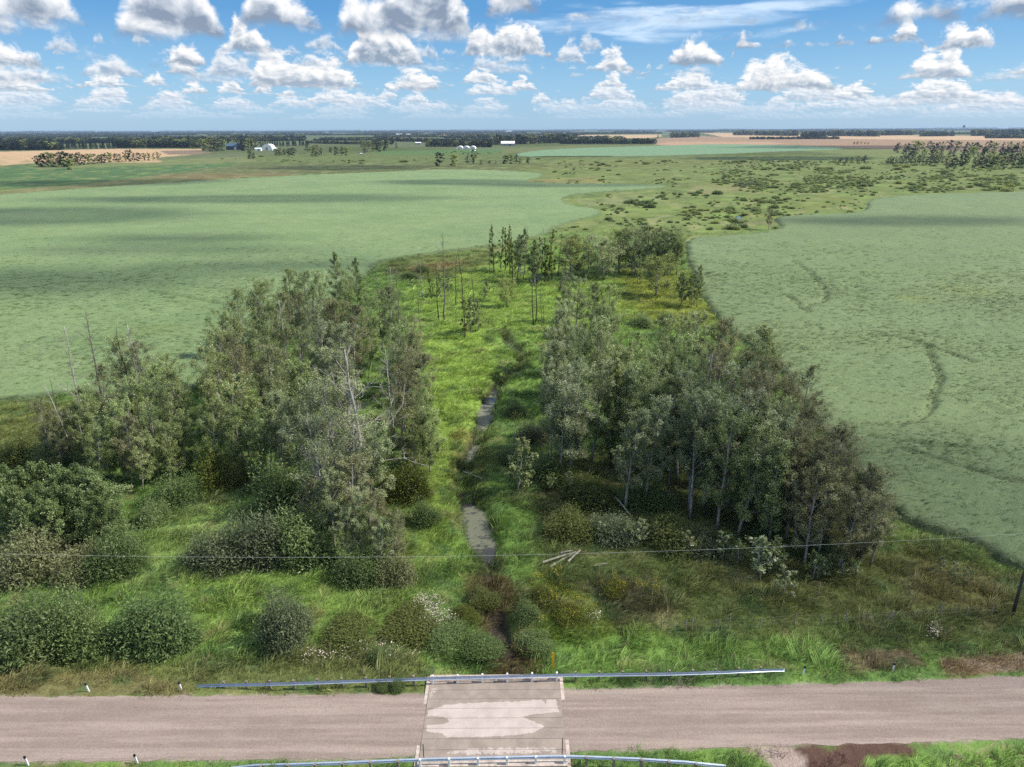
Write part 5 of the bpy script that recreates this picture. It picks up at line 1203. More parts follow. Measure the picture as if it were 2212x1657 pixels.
# ------------------------------------------------------------------ bridge, rails and posts
def mat_deck():
    m, t, out = mat('bridge_deck')
    g = t.new('ShaderNodeNewGeometry').outputs['Position']
    at = t.new('ShaderNodeAttribute'); at.attribute_name = 'bare'; at.attribute_type = 'GEOMETRY'
    n = t.noise(g, 3.2, 8, 0.72); n2 = t.noise(g, 22, 4, 0.7); n3 = t.noise(g, 0.8, 4, 0.6)
    w = t.sstep(t.math('ADD', at.outputs['Fac'], t.math('MULTIPLY', t.math('SUBTRACT', n, 0.5), 1.3)), 0.44, 0.58)
    gr = t.mix(t.sstep(n3, 0.35, 0.65), (.235, .195, .165), (.30, .245, .205))
    con = t.mix(t.sstep(n3, 0.3, 0.7), (.385, .325, .290), (.455, .390, .350))
    c = t.mix(w, gr, con)
    sc = t.new('ShaderNodeVectorMath', operation='SCALE'); t.link(c, sc.inputs[0]); t.link(t.sstep(n2, 0.25, 0.75, 0.85, 1.12), sc.inputs['Scale'])
    principled(t, out, sc.outputs[0], 0.9, 0.15, normal=bump(t, n2, 0.02, 0.5)); return m
M_CONC = simple('stained_concrete', (.42, .35, .30), 0.9, 0.15, var=0.25, scale=2.5, bmp=0.01)
M_STEEL = simple('galvanised_steel', (.46, .52, .62), 0.42, 0.5, 0.55, var=0.12, scale=1.5)
M_WHITE = simple('white_paint', (.78, .78, .76), 0.6, 0.3, var=0.08)
M_BLACK = simple('black_paint', (.02, .02, .02), 0.6, 0.3)
M_WOOD = simple('weathered_post', (.24, .215, .185), 0.9, 0.1, var=0.3)
M_RAILPOST = simple('railpost_timber', (.20, .17, .135), 0.9, 0.1, var=0.3)
M_YEL = simple('marker_yellow', (.72, .42, .02), 0.5, 0.3, var=0.08)
M_RUST = simple('rusty_steel', (.10, .065, .045), 0.8, 0.3, var=0.3)
M_CREO = simple('creosote_pole', (.075, .062, .052), 0.9, 0.15, var=0.35, scale=1.2)
BY0 = P(1066, 1644, 0.0)[1] - 0.05; BY1 = P(1066, 1463, 0.0)[1] - 0.45
def build_bridge():
    root = empty('bridge', (0, 0, 0)); tag(root, 'short concrete bridge with worn gravel covered deck', 'bridge')
    md = mat_deck(); ng = 8; w = (BY1 - BY0) / ng
    z7 = lambda q: [P((1100 + a * .3165) / 1.311, (1650 + b * .3165) / 1.311, 0.03)[:2] for a, b in q]
    PA = np.array(z7([(352, 1150), (500, 1100), (640, 1085), (900, 1072), (1180, 1065), (1370, 1045), (1405, 1088), (1420, 1050), (1500, 1045), (1522, 1160), (1310, 1182), (1190, 1205), (1280, 1240), (1402, 1290), (1300, 1345), (1150, 1370), (880, 1386), (520, 1386), (470, 1350), (335, 1338), (340, 1280), (500, 1270), (548, 1242), (500, 1212), (400, 1195), (350, 1205)]))
    PB = np.array(z7([(480, 1520), (640, 1490), (830, 1475), (1390, 1465), (1510, 1468), (1515, 1535), (1380, 1540), (900, 1550), (480, 1548)]))
    PC = np.array(z7([(370, 935), (500, 930), (520, 945), (440, 975), (372, 1052), (360, 1050)]))
    nx = 110; ny = 9
    for k in range(ng):
        y0 = BY0 + k * w + 0.012; y1 = BY0 + (k + 1) * w - 0.012
        xs = np.linspace(BRX0, BRX1, nx); yv = np.linspace(y0, y1, ny)
        X, Y = np.meshgrid(xs, yv, indexing='ij'); x, y = X.ravel(), Y.ravel()
        z = 0.03 + 0.05 * (1 - ((y - 41.6) / 4) ** 2)
        v = np.stack([x, y, z], 1); q = grid_quads(nx, ny)[:, ::-1]
        mb = MB().add(v, q)
        zb = -0.55
        for (ya) in (y0, y1):
            s = np.stack([np.concatenate([xs, xs]), np.full(2 * nx, ya), np.concatenate([np.full(nx, 0.03 + 0.05 * (1 - ((ya - 41.6) / 4) ** 2)), np.full(nx, zb)])], 1)
            mb.add(s, [(i, i + 1, nx + i + 1, nx + i) for i in range(nx - 1)])
        for xa in (BRX0, BRX1): mb.add([(xa, y0, z.min()), (xa, y1, z.min()), (xa, y1, zb), (xa, y0, zb)], [(0, 1, 2, 3)])
        mb.add([(BRX0, y0, zb), (BRX1, y0, zb), (BRX1, y1, zb), (BRX0, y1, zb)], [(0, 1, 2, 3)])
        V, Q, _ = mb.arrays(); me = mesh_np('girder', V, Q, None, [md], False)
        b = np.maximum(sstep(poly_sd(V[:, 0], V[:, 1], PA), -0.22, 0.22), 0.62 * sstep(poly_sd(V[:, 0], V[:, 1], PB), -0.3, 0.3)); b = np.maximum(b, 0.55 * sstep(poly_sd(V[:, 0], V[:, 1], PC), -0.2, 0.2))
        a = me.attributes.new('bare', 'FLOAT', 'POINT'); a.data.foreach_set('value', b.astype(np.float32))
        obj('girder', me, root)
    xm = (BRX0 + BRX1) / 2; L = BRX1 - BRX0
    c = MB().box((xm, BY1 + 0.26, -0.1), (L + 0.1, 0.46, 0.66)).box((xm, BY1 + 0.02, 0.02), (L + 0.06, 0.10, 0.20)); cu = obj('curb', c.mesh('curb', [M_CONC]), root)
    for fx in (0.19, 0.50, 0.82): obj('drain', MB().box((BRX0 + L * fx, BY1 - 0.12, 0.075), (0.13, 0.10, 0.03)).mesh('drain', [M_BLACK]), cu)
    obj('curb', MB().box((xm, BY0 - 0.30, -0.1), (L + 0.1, 0.55, 0.62)).mesh('curb', [M_CONC]), root)
    for xa, sg in ((BRX0, -1), (BRX1, 1)):
        obj('abutment', MB().box((xa + sg * 0.16, (BY0 + BY1) / 2, -1.3), (0.28, BY1 - BY0 + 1.1, 2.62)).mesh('abutment', [M_CONC]), root)
build_bridge()
def wbeam(path):
    """corrugated guard rail swept along a path"""
    prof = [(-0.0, -0.155), (0.045, -0.12), (0.075, -0.095), (0.075, -0.06), (0.03, -0.02), (0.03, 0.02), (0.075, 0.06), (0.075, 0.095), (0.045, 0.12), (0.0, 0.155)]
    path = np.asarray(path, float); n = len(path); t = np.gradient(path[:, :2], axis=0); t /= np.linalg.norm(t, axis=1, keepdims=True); nx, ny = -t[:, 1], t[:, 0]
    mb = MB()
    for off in (0.0, 0.006):
        V = np.stack([np.stack([path[:, 0] + nx * (a - off), path[:, 1] + ny * (a - off), path[:, 2] + b], 1) for a, b in prof], 1).reshape(-1, 3)
        mb.add(V, grid_quads(n, len(prof)))
    return mb
def guard_rail(label, pts, zs, bridge_span, side):
    root = empty("guard_rail", (0, 0, 0)); tag(root, label, 'guard rail', 'guard rails of the bridge')
    W = np.array([P(a, b, z) for (a, b), z in zip(pts, zs)])
    o = np.argsort(W[:, 0]); W = W[o]
    xs = np.arange(W[0, 0], W[-1, 0], 0.3); path = np.stack([xs, np.interp(xs, W[:, 0], W[:, 1]), np.interp(xs, W[:, 0], W[:, 2])], 1)
    k = np.ones(9) / 9; py_ = np.convolve(np.pad(path[:, 1], 4, 'edge'), k, 'valid'); path[:, 1] = py_
    seg = 13
    for i in range(0, len(path) - 1, seg):
        p = path[i:i + seg + 1]
        if len(p) < 2: continue
        obj('rail_beam', wbeam(p if side > 0 else p[::-1]).mesh('rail_beam', [M_STEEL], False), root)
    x = bridge_span[0] + 0.15
    nb = 6
    for i in range(nb):
        xx = bridge_span[0] + 0.22 + (bridge_span[1] - bridge_span[0] - 0.44) * i / (nb - 1); yy = np.interp(xx, path[:, 0], path[:, 1]); zt = np.interp(xx, path[:, 0], path[:, 2])
        mb = MB().box((xx, yy + side * 0.13, (zt + 0.20 - 0.25) / 2), (0.15, 0.15, zt + 0.20 + 0.25)).box((xx, yy + side * 0.13, zt + 0.22), (0.12, 0.12, 0.06), taper=0.5)
        tag(obj('post', mb.mesh('post', [M_WHITE]), root), 'white painted bridge post')
    for d0, st, sg in ((bridge_span[0], path[0, 0], -1), (bridge_span[1], path[-1, 0], 1)):
        xx = d0 + sg * 1.3
        while (xx - st) * sg < -0.9:
            yy = np.interp(xx, path[:, 0], path[:, 1]); zt = np.interp(xx, path[:, 0], path[:, 2]); h = hz(xx, yy)
            obj('post', MB().box((xx, yy + side * 0.18, (zt + 0.20 + h - 0.3) / 2), (0.16, 0.18, zt + 0.20 - h + 0.3)).mesh('post', [M_RAILPOST]), root); xx += sg * 1.905
guard_rail('long steel guard rail on the creek side of the bridge', [(425, 1482), (480, 1480), (600, 1478), (760, 1472), (930, 1466), (1205, 1459), (1450, 1456), (1600, 1451), (1700, 1446)], [0.02, 0.25, 0.6, 0.62, 0.66, 0.66, 0.62, 0.5, 0.1], (BRX0, BRX1), 1)
guard_rail('steel guard rail along the bottom edge of the picture', [(500, 1660), (552, 1654), (700, 1650), (915, 1641), (1222, 1634), (1373, 1640), (1480, 1647), (1570, 1656)], [0.05, 0.3, 0.55, 0.66, 0.66, 0.6, 0.4, 0.05], (BRX0 - 0.05, BRX1 + 0.05), -1)
def delineator(px, py, label, lean):
    g = ground_at(px, py); r = empty('road_marker_post', g, (0.02, lean, 0)); tag(r, label, 'marker post', 'white marker posts along the road')
    obj('post', MB().box((0, 0, 0.27), (0.12, 0.08, 0.76)).mesh('post', [M_WHITE]), r); obj('cap', MB().box((0, 0, 0.74), (0.135, 0.095, 0.2)).mesh('cap', [M_BLACK]), r)
delineator(192, 1494, 'leaning white marker post standing alone by the tan grass', -0.14); delineator(392, 1491, 'white marker post at the start of the long guard rail', -0.10)
delineator(1735, 1457, 'white marker post just past the end of long guard rail', 0.05); delineator(1928, 1450, 'white marker post beside the reddish grass patch', 0.03)
delineator(297, 1649, 'white marker post at the bottom verge', -0.1); delineator(61, 1653, 'white marker post at the bottom picture corner', -0.1)
def marker(px, py, h, w, m, label, z=None):
    g = ground_at(px, py) if z is None else P(px, py, z); r = empty('bridge_marker', g); tag(r, label, 'marker post')
    obj('post', MB().box((0, 0, h / 2 - 0.2), (0.05, 0.05, h + 0.4)).mesh('post', [M_RUST]), r); obj('board', MB().box((0, -0.04, h * 0.68), (w, 0.02, h * 0.72)).mesh('board', [m]), r)
marker(1194, 1459, 2.3, 0.2, M_YEL, 'yellow hazard marker at the far corner of the bridge'); marker(936, 1463, 1.1, 0.06, M_WOOD, 'grey marker post at the far corner of the bridge')
marker(916, 1643, 1.5, 0.06, M_RUST, 'thin rusty marker at the near corner of the bridge', 0.0); marker(1214, 1636, 1.7, 0.06, M_RUST, 'taller thin rusty marker at the near bridge corner', 0.0)

# fence in the rough grass, power line
def build_fence():
    root = empty('wire_fence', (0, 0, 0)); tag(root, 'wire fence with thin grey posts in the rough grass', 'fence')
    pts = [(1428, 1364), (1480, 1364), (1494, 1362), (1545, 1362), (1574, 1357), (1640, 1358), (1716, 1349), (1772, 1352), (1825, 1349), (1870, 1346), (1925, 1343), (1978, 1340), (2030, 1338), (2085, 1335), (2140, 1333)]
    pos = []
    for i, (x, y) in enumerate(pts):
        g = ground_at(x, y); pos.append(g); h = 1.25 + 0.35 * (i % 4 == 0); tl = random.uniform(-.06, .06)
        obj('post', MB().tube([g + np.array([0, 0, -0.3]), g + np.array([tl, 0, h])], [0.055, 0.045], 6).mesh('post', [M_WOOD]), root)
    for z in (0.45, 0.8, 1.12): obj('wire', MB().tube([p + np.array([0, -0.06, z]) for p in pos], 0.008, 3, False).mesh('wire', [M_DEADDARK]), root)
    g = ground_at(1766, 1291); tag(obj('fence_post', MB().tube([(0, 0, -0.3), (0.05, 0, 1.6)], [0.06, 0.05], 6).mesh('fence_post', [M_WOOD])), 'single grey post standing behind the wire fence', 'fence post').location = g
    g = ground_at(1912, 1345); tag(obj('fence_post', MB().tube([(0, 0, -0.2), (0.55, 0, 1.3)], [0.08, 0.07], 6).mesh('fence_post', [M_WOOD])), 'leaning weathered brace post in the wire fence', 'fence post').location = g
build_fence()
M_REDWIRE = simple('aluminium_wire', (.36, .37, .34), 0.6, 0.3)
def build_power():
    g = ground_at(2186, 1333); top = 8.6
    def pole(x, y, z, label):
        r = empty('utility_pole', (x, y, z)); tag(r, label, 'utility pole', 'poles of the power line')
        obj('pole', MB().tube([(0, 0, -0.5), (0, 0, 4), (0, 0, top + 0.3)], [0.16, 0.14, 0.11], 10).mesh('pole', [M_CREO], True), r)
        obj('insulator', MB().tube([(0, 0, top + 0.3), (0, 0, top + 0.42), (0, 0, top + 0.5)], [0.03, 0.06, 0.03], 8).mesh('insulator', [M_WHITE]), r)
    pole(g[0], g[1], g[2], 'dark wooden utility pole at the picture edge by the field')
    x0 = -86.0; y0 = g[1] + 0.6; pole(x0, y0, -1.0, 'dark wooden utility pole beyond the willow bushes')
    f = np.linspace(0, 1, 40)[:, None]; a = np.array([g[0], g[1], g[2] + top + 0.45]); b = np.array([x0, y0, top - 0.5]); w = a + (b - a) * f; w[:, 2] -= 4 * 2.5 * (f * (1 - f))[:, 0]
    me = MB().tube(w, 0.010, 4, False).mesh('power_line', [M_REDWIRE]); tag(obj('power_line', me), 'single pale power line wire crossing the whole view', 'power line')
    w2 = a + (np.array([g[0] + 120, g[1] - 2, top - 0.5]) - a) * f; w2[:, 2] -= 4 * 2.4 * (f * (1 - f))[:, 0]
build_power()
def log(name, p0, p1, r, label, cat='log', mt=None, lift=0.15, group=None):
    a = ground_at(*p0) + np.array([0, 0, lift]); b = ground_at(*p1) + np.array([0, 0, lift + 0.1]); m = (a + b) / 2 + np.array([0, 0, 0.05])
    o = obj(name, MB().tube([a, m, b], [r, r * 0.9, r * 0.75], 8).mesh(name, [mt or M_DEADLOG])); tag(o, label, cat, group)
M_DEADLOG = simple('bleached_log', (.30, .275, .21), 0.85, 0.15, var=0.25)
LG = 'logs of the small pile'
log('log', (1172, 1224), (1244, 1203), 0.128, 'longest pale log of the pile in the rough grass', lift=0.5, group=LG); log('log', (1189, 1230), (1237, 1205), 0.112, 'front pale log of the pile, beside the longest', lift=0.35, group=LG)
log('log', (1211, 1204), (1237, 1201), 0.090, 'short log on the back of the pile', lift=0.55, group=LG); log('log', (1227, 1223), (1253, 1200), 0.120, 'log lying across the pile end towards the trees', lift=0.55, group=LG)
log('log', (1176, 1219), (1220, 1206), 0.090, 'thin log behind the longest one of the pile', lift=0.3, group=LG); log('log', (1282, 1226), (1312, 1222), 0.068, 'thin grey stick log apart from the pile', lift=0.2, group=LG)
log('fallen_branch', (1001, 1026), (1040, 1042), 0.07, 'bare fallen branch hanging over the creek', 'branch', M_DEAD, 0.5)
log('fallen_tree', (1329, 1085), (1358, 1122), 0.10, 'broken grey trunk leaning at the foot of a poplar', 'fallen tree', M_DEAD, 0.7)
log('fallen_tree', (374, 1020), (428, 998), 0.10, 'pale fallen trunk in the grass behind the round bush', 'fallen tree', M_DEAD, 0.6)
g, h = from_foot(1165, 1010, 950)
plant('leaner', ground_at(1108, 985), 0.45, 'broken white dead stump tree over the creek bank', 'dead tree', 'dead_tree', None, rz=2.0)

# ------------------------------------------------------------------ farms far away
M_BLUE = simple('blue_roof', (.045, .10, .16), 0.5, 0.4); M_DARKW = simple('dark_wall', (.045, .05, .06), 0.8); M_PALE = simple('pale_metal_roof', (.62, .66, .70), 0.5, 0.4, var=0.06); M_REDW = simple('grey_wall', (.30, .30, .32), 0.8)
def shed(px, pyb, w_px, h_px, label, wall, roof, name='farm_shed', cat='shed', depth=0.6, ridge=0.35):
    g = ground_at(px, pyb); mpp = np.linalg.norm(g - CAM) / FPX; w = w_px * mpp; h = h_px * mpp; d = w * depth; hw = h * (1 - ridge)
    root = empty(name, g); tag(root, label, cat)
    obj('wall', MB().box((0, d / 2, hw / 2 - 0.5), (w, d, hw + 1.0)).mesh('wall', [wall]), root)
    e = 0.3; V = [(-w / 2 - e, -e, hw), (w / 2 + e, -e, hw), (w / 2 + e, d + e, hw), (-w / 2 - e, d + e, hw), (-w / 2 - e, d / 2, h), (w / 2 + e, d / 2, h)]
    obj('roof', MB().add(V, [(0, 1, 5, 4), (2, 3, 4, 5), (3, 2, 1, 0)], [(0, 4, 3), (1, 2, 5)]).mesh('roof', [roof]), root)
    obj('door', MB().box((w * 0.15, -0.06, hw * 0.38), (min(w * 0.2, 5), 0.1, hw * 0.76)).mesh('door', [M_DARKW if wall is not M_DARKW else M_PALE]), root)
def quonset(px, pyb, w_px, h_px, label, depth=1.2, name='quonset_hut', m=None, ribs=True):
    g = ground_at(px, pyb); mpp = np.linalg.norm(g - CAM) / FPX; w = w_px * mpp; h = h_px * mpp; n = 14; root = empty(name, g); tag(root, label, 'barn')
    th = np.linspace(0, np.pi, n); x = -np.cos(th) * w / 2; z = np.sin(th) ** 0.8 * h; D = w * depth
    V = np.concatenate([np.stack([x, 0 * x, z], 1), np.stack([x, 0 * x + D, z], 1)]); obj('roof', MB().add(V, [(i, i + 1, n + i + 1, n + i) for i in range(n - 1)]).mesh('roof', [m or M_PALE], True), root)
    V2 = np.concatenate([np.stack([x, 0 * x + 0.15, z], 1), [(0, 0.15, 0)]]); V3 = V2 + np.array([0, D - 0.3, 0]); obj('end_wall', MB().add(V2, None, [(i, i + 1, n) for i in range(n - 1)]).add(V3, None, [(i, n, i + 1) for i in range(n - 1)]).mesh('end_wall', [M_WHITE]), root)
    obj('door', MB().box((0, 0.05, h * 0.25), (w * 0.24, 0.1, h * 0.5)).mesh('door', [M_REDW]), root)
shed(504, 324, 27, 12, 'dark barn with blue roof among tall yard trees', M_DARKW, M_BLUE, 'barn', 'barn', 0.7, 0.42)
quonset(577, 325, 20, 12, 'white round topped barn beside the yard trees')
shed(557, 326, 12, 6, 'low white shed beside the round topped barn', M_WHITE, M_PALE); shed(594, 325, 7, 5, 'small pale bin shed past the round topped barn', M_PALE, M_WHITE)
for i, (x, lab) in enumerate([(992, 'first white tunnel greenhouse, nearest the barn side'), (1006, 'second white tunnel greenhouse of the row'), (1020, 'last white tunnel greenhouse of the row')]): quonset(x, 322, 13.6, 5.6, lab, 3.0, 'greenhouse_tunnel', M_WHITE)
shed(945, 313, 13, 5.5, 'white shed behind the dark pond bank', M_REDW, M_WHITE); shed(903, 312, 11, 4.5, 'small white roofed shed at the near farm', M_REDW, M_WHITE); shed(924, 314, 5, 3, 'tiny white outbuilding between two sheds', M_WHITE, M_WHITE); shed(1022, 327, 10, 2.2, 'low white structure before the greenhouses', M_WHITE, M_WHITE)
shed(1097, 315, 28, 9, 'large grey machine shed with white roof', M_REDW, M_WHITE, 'machine_shed', 'shed', 0.6, 0.5)
shed(862, 293, 12, 3.6, 'long white barn far behind the near farm', M_WHITE, M_PALE, 'barn', 'barn'); shed(882, 293, 9, 3.4, 'second white barn far behind the near farm', M_WHITE, M_PALE, 'barn', 'barn')
shed(1677, 292, 9, 3.6, 'white farmhouse between the far tree lines', M_WHITE, M_PALE, 'farmhouse', 'house'); shed(1697, 292, 8, 3.0, 'grey farm shed beside the far white farmhouse', M_REDW, M_PALE)
shed(1100, 285, 12, 2.2, 'pale buildings block on the far tree line', M_WHITE, M_PALE, 'barn', 'barn'); shed(780, 334, 4, 3, 'little shed on the meadow between farmyards', M_REDW, M_PALE)
def elevator(px, pyb, h_px):
    g = P(px, pyb, -1); mpp = np.linalg.norm(g - CAM) / FPX; h = h_px * mpp; root = empty('grain_elevator', g); tag(root, 'grey grain elevator tower on the horizon', 'grain elevator')
    obj('tower', MB().box((0, 0, h / 2), (h * 0.42, h * 0.5, h)).box((0, 0, h * 1.12), (h * 0.22, h * 0.3, h * 0.28)).mesh('tower', [M_REDW]), root)
    obj('annex', MB().box((h * 0.6, 0, h * 0.24), (h * 0.75, h * 0.5, h * 0.5)).box((-h * 0.5, 0, h * 0.2), (h * 0.5, h * 0.5, h * 0.42)).mesh('annex', [M_REDW]), root)
elevator(2081, 281, 6.5)
def mast(px, pyb, h_px, label):
    g = P(px, pyb, -1); mpp = np.linalg.norm(g - CAM) / FPX; h = h_px * mpp; tag(obj('radio_mast', MB().tube([g, g + np.array([0, 0, h])], [h * 0.02, h * 0.008], 4).box(g + np.array([0, 0, h * 0.7]), (h * 0.08, h * 0.05, h * 0.12)).mesh('radio_mast', [M_REDW])), label, 'mast')
mast(1527, 281, 6, 'thin mast on the horizon above the tan field'); mast(1381, 289, 8, 'white slender tower beyond the dark shelterbelt')
for i, (x, lab) in enumerate([(760, 'first light pole beside the farm pond bank'), (806, 'second light pole beside the farm pond'), (1065, 'pale silo pole beside the machine shed')]): mast(x, 322, 9, lab)

SHSRC = source_collection('shrub_source', [K['shrub'][i][1] for i in (0, 1, 2, 3)])
def small_shrubs():
    rng = np.random.RandomState(77); pts = []
    for (px0, px1, py0, py1, nc, m) in [(1560, 2230, 348, 412, 75, 26), (1180, 1640, 345, 400, 16, 14), (1300, 1700, 405, 500, 26, 12), (520, 1100, 330, 350, 12, 8), (1700, 1880, 412, 460, 8, 8)]:
        for c in range(nc):
            x0, y0, sp = rng.uniform(px0, px1), rng.uniform(py0, py1), rng.uniform(0.35, 1.8)
            for _ in range(int(m * sp)):
                pts.append(P(x0 + rng.normal() * 17 * sp, min(max(y0 + rng.normal() * 3.0 * sp * (y0 - 300) / 90, py0 - 2), py1 + 4), GZ))
    pts = np.array(pts); x, y = pts[:, 0], pts[:, 1]
    ok = (poly_sd(x, y, FL) < -1) & (poly_sd(x, y, FR) < -1); pts = pts[ok]; x, y = x[ok], y[ok]
    pts[:, 2] = height(x, y); n = len(pts); s = 0.18 + 0.5 * rng.uniform(0, 1, n) ** 1.6 * (1 + 0.0006 * y)
    points_obj('low_shrubbery', pts, np.stack([0 * s, 0 * s, rng.uniform(0, 6, n)], 1), np.stack([s * rng.uniform(0.9, 2.0, n), s * 1.2, s * 1.05], 1), rng.choice(4, n, p=[.4, .3, .2, .1]), SHSRC, 'low scrub dotted over the far wet meadow', 'shrubs')
small_shrubs()

# ------------------------------------------------------------------ grass, weeds and lying crop, as many small tufts
def grass_mat(name, trans=0.3, rough=0.6):
    m, t, out = mat(name)
    at = t.new('ShaderNodeAttribute'); at.attribute_name = 'Tint'; at.attribute_type = 'INSTANCER'
    vv = t.new('ShaderNodeAttribute'); vv.attribute_name = 'v'; vv.attribute_type = 'GEOMETRY'
    sc = t.new('ShaderNodeVectorMath', operation='SCALE'); t.link(at.outputs['Color'], sc.inputs[0]); t.link(t.math('ADD', 0.62, t.math('MULTIPLY', vv.outputs['Fac'], 0.85)), sc.inputs['Scale'])
    b = t.new('ShaderNodeBsdfPrincipled'); t.link(sc.outputs[0], b.inputs['Base Color']); b.inputs['Roughness'].default_value = rough; b.inputs['Specular IOR Level'].default_value = 0.25
    tr = t.new('ShaderNodeBsdfTranslucent'); t.link(sc.outputs[0], tr.inputs['Color'])
    mx = t.new('ShaderNodeMixShader'); mx.inputs[0].default_value = trans; t.link(b.outputs[0], mx.inputs[1]); t.link(tr.outputs[0], mx.inputs[2]); t.link(mx.outputs[0], out.inputs[0])
    return m
M_GRASS = grass_mat('grass_blade')
def tuft(seed, n, h, spread, width, lean, segs=3, curl=0.5):
    rng = np.random.RandomState(seed); V, Q, val = [], [], []
    for i in range(n):
        a = rng.uniform(0, 6.28); r0 = spread * rng.uniform() ** 0.5; hh = h * rng.uniform(0.55, 1.1)
        d = np.array([math.cos(a) * 0.45 + lean, math.sin(a) * 0.45, 1.0]); d /= np.linalg.norm(d); p = np.array([math.cos(a) * r0, math.sin(a) * r0, -0.05])
        side = np.cross(d, [0, 0, 1]) + rng.normal(size=3) * 0.4; side /= np.linalg.norm(side); b = len(V) * 1
        base = sum(len(x) for x in V); rows = []
        for s in range(segs + 1):
            f = s / segs; w = width * (1 - f * 0.85); rows.append(p - side * w); rows.append(p + side * w)
            d = d + np.array([lean * 0.5, 0, -curl * f]) ; d /= np.linalg.norm(d); p = p + d * hh / segs
        V.append(np.array(rows)); Q += [(base + 2 * s, base + 2 * s + 1, base + 2 * s + 3, base + 2 * s + 2) for s in range(segs)]; val += [rng.uniform()] * segs
    me = mesh_np('tuft', np.vstack(V), np.array(Q), None, [M_GRASS], False); face_attr(me, 'v', val); return me
GSRC = source_collection('tuft_source', [tuft(1, 16, 0.75, 0.30, 0.022, 0.35), tuft(2, 14, 0.95, 0.36, 0.024, 0.45), tuft(3, 16, 0.5, 0.32, 0.022, 0.25), tuft(4, 22, 0.6, 0.42, 0.030, 0.2, 2, 0.9), tuft(5, 14, 1.1, 0.25, 0.020, 0.3),
                                          tuft(6, 12, 0.95, 0.35, 0.024, 1.5, 3, 0.75), tuft(7, 14, 1.1, 0.5, 0.024, 1.8, 3, 0.8)])
rg = np.random.RandomState(12)
def scatter(n_try, xr, yr, dens):
    x = rg.uniform(*xr, n_try); y = rg.uniform(*yr, n_try); return x, y
def build_grass():
    X, Y = [], []
    for (y0, y1, per) in ((30, 39, 9), (43.5, 62, 13), (62, 90, 10), (90, 140, 6.0), (140, 230, 3.0), (230, 330, 1.0)):
        xm0 = -(0.76 * y1 + 30) ; xm1 = (0.76 * y1 + 30); n = int((xm1 - xm0) * (y1 - y0) * per); X.append(rg.uniform(xm0, xm1, n)); Y.append(rg.uniform(y0, y1, n))
    x = np.concatenate(X); y = np.concatenate(Y)
    keep = np.abs(x) < 0.76 * y + 22
    x, y = x[keep], y[keep]
    fl = np.maximum(poly_sd(x, y, FL), poly_sd(x, y, FR)); d = np.maximum(y - road_top(x), road_bot(x) - y)
    keep = (fl < 0.4) & (rg.uniform(size=len(x)) > 0.9 * sstep(y, 220, 330)) & (d > 0.10 + 0.5 * rg.uniform(size=len(x))); x, y, d = x[keep], y[keep], d[keep]
    onb = (x > BRX0 - 0.3) & (x < BRX1 + 0.3) & (y > BY0 - 1.2) & (y < BY1 + 0.7)
    dc, _ = line_d(x, y, CREEK); wet = dc < 1.5 + 0.5 * fbm(x / 2, y / 2, 2, 90)
    sx, sy = project(x, y, 0 * x - 1.9); pw = pool_w(x, y); pool = (dc < pw + 0.2 + 0.5 * fbm(x / 1.5, y / 1.5, 2, 90)) & (rg.uniform(size=len(x)) < sstep(pw, 0.35, 1.0) + 0.05)
    pe = poly_sd(sx, sy, np.array([(1600, 1600), (1740, 1606), (1990, 1598), (2060, 1620), (1900, 1640), (1880, 1700), (1660, 1700)], float)); soil = (pe > -10 + 10 * rg.uniform(size=len(x))) & (rg.uniform(size=len(x)) < 0.93)
    keep = ~onb & ~pool & ~soil; x, y, d, dc = x[keep], y[keep], d[keep], dc[keep]
    z = height(x, y); z = np.where((dc < 3) & (y < 190), np.maximum(z, -1.95), z); n = len(x)
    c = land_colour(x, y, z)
    wetc = (dc < 2.2) & (y < 190)
    wb = sstep(project(x, y, z)[1], 1235, 1260)[wetc][:, None]; c[wetc] = (np.array((.085, .125, .03))[None] * (1 - wb) + np.array((.100, .086, .033))[None] * wb) * rg.uniform(0.7, 1.4, (wetc.sum(), 1))
    c = c * (1 + 0.22 * rg.normal(size=(n, 1))) * np.array([1, 1, 1]) ; c = np.clip(c * np.array([1.72, 1.62, 1.66]), .012, .6)
    straw = rg.uniform(size=n) < 0.05; c[straw] = np.array((.24, .20, .10)) * rg.uniform(0.7, 1.1, (straw.sum(), 1))
    kk = rg.choice([0, 1, 2, 3, 4], n, p=[.28, .22, .22, .2, .08])
    s = rg.uniform(0.65, 1.25, n) * (0.62 + 0.95 * sstep(fbm(x / 4, y / 4, 3, 91), -0.15, 0.4))
    s *= 0.55 + 0.45 * sstep(d, 0.3, 3.0)
    far = 1 + 0.75 * sstep(y, 70, 220)
    wind = 0.6 * fbm(x / 9, y / 9, 2, 92)
    rot = np.stack([rg.normal(size=n) * 0.12, rg.normal(size=n) * 0.12, wind + rg.normal(size=n) * 0.7], 1)
    scl = np.stack([s * far * 1.1, s * far * 1.1, s * (0.85 + 0.15 * far)], 1)
    points_obj('grass', np.stack([x, y, z], 1), rot, scl, kk, GSRC, 'long meadow grass of the creek valley and verges', 'grass', c)
    print('grass', n)
build_grass()
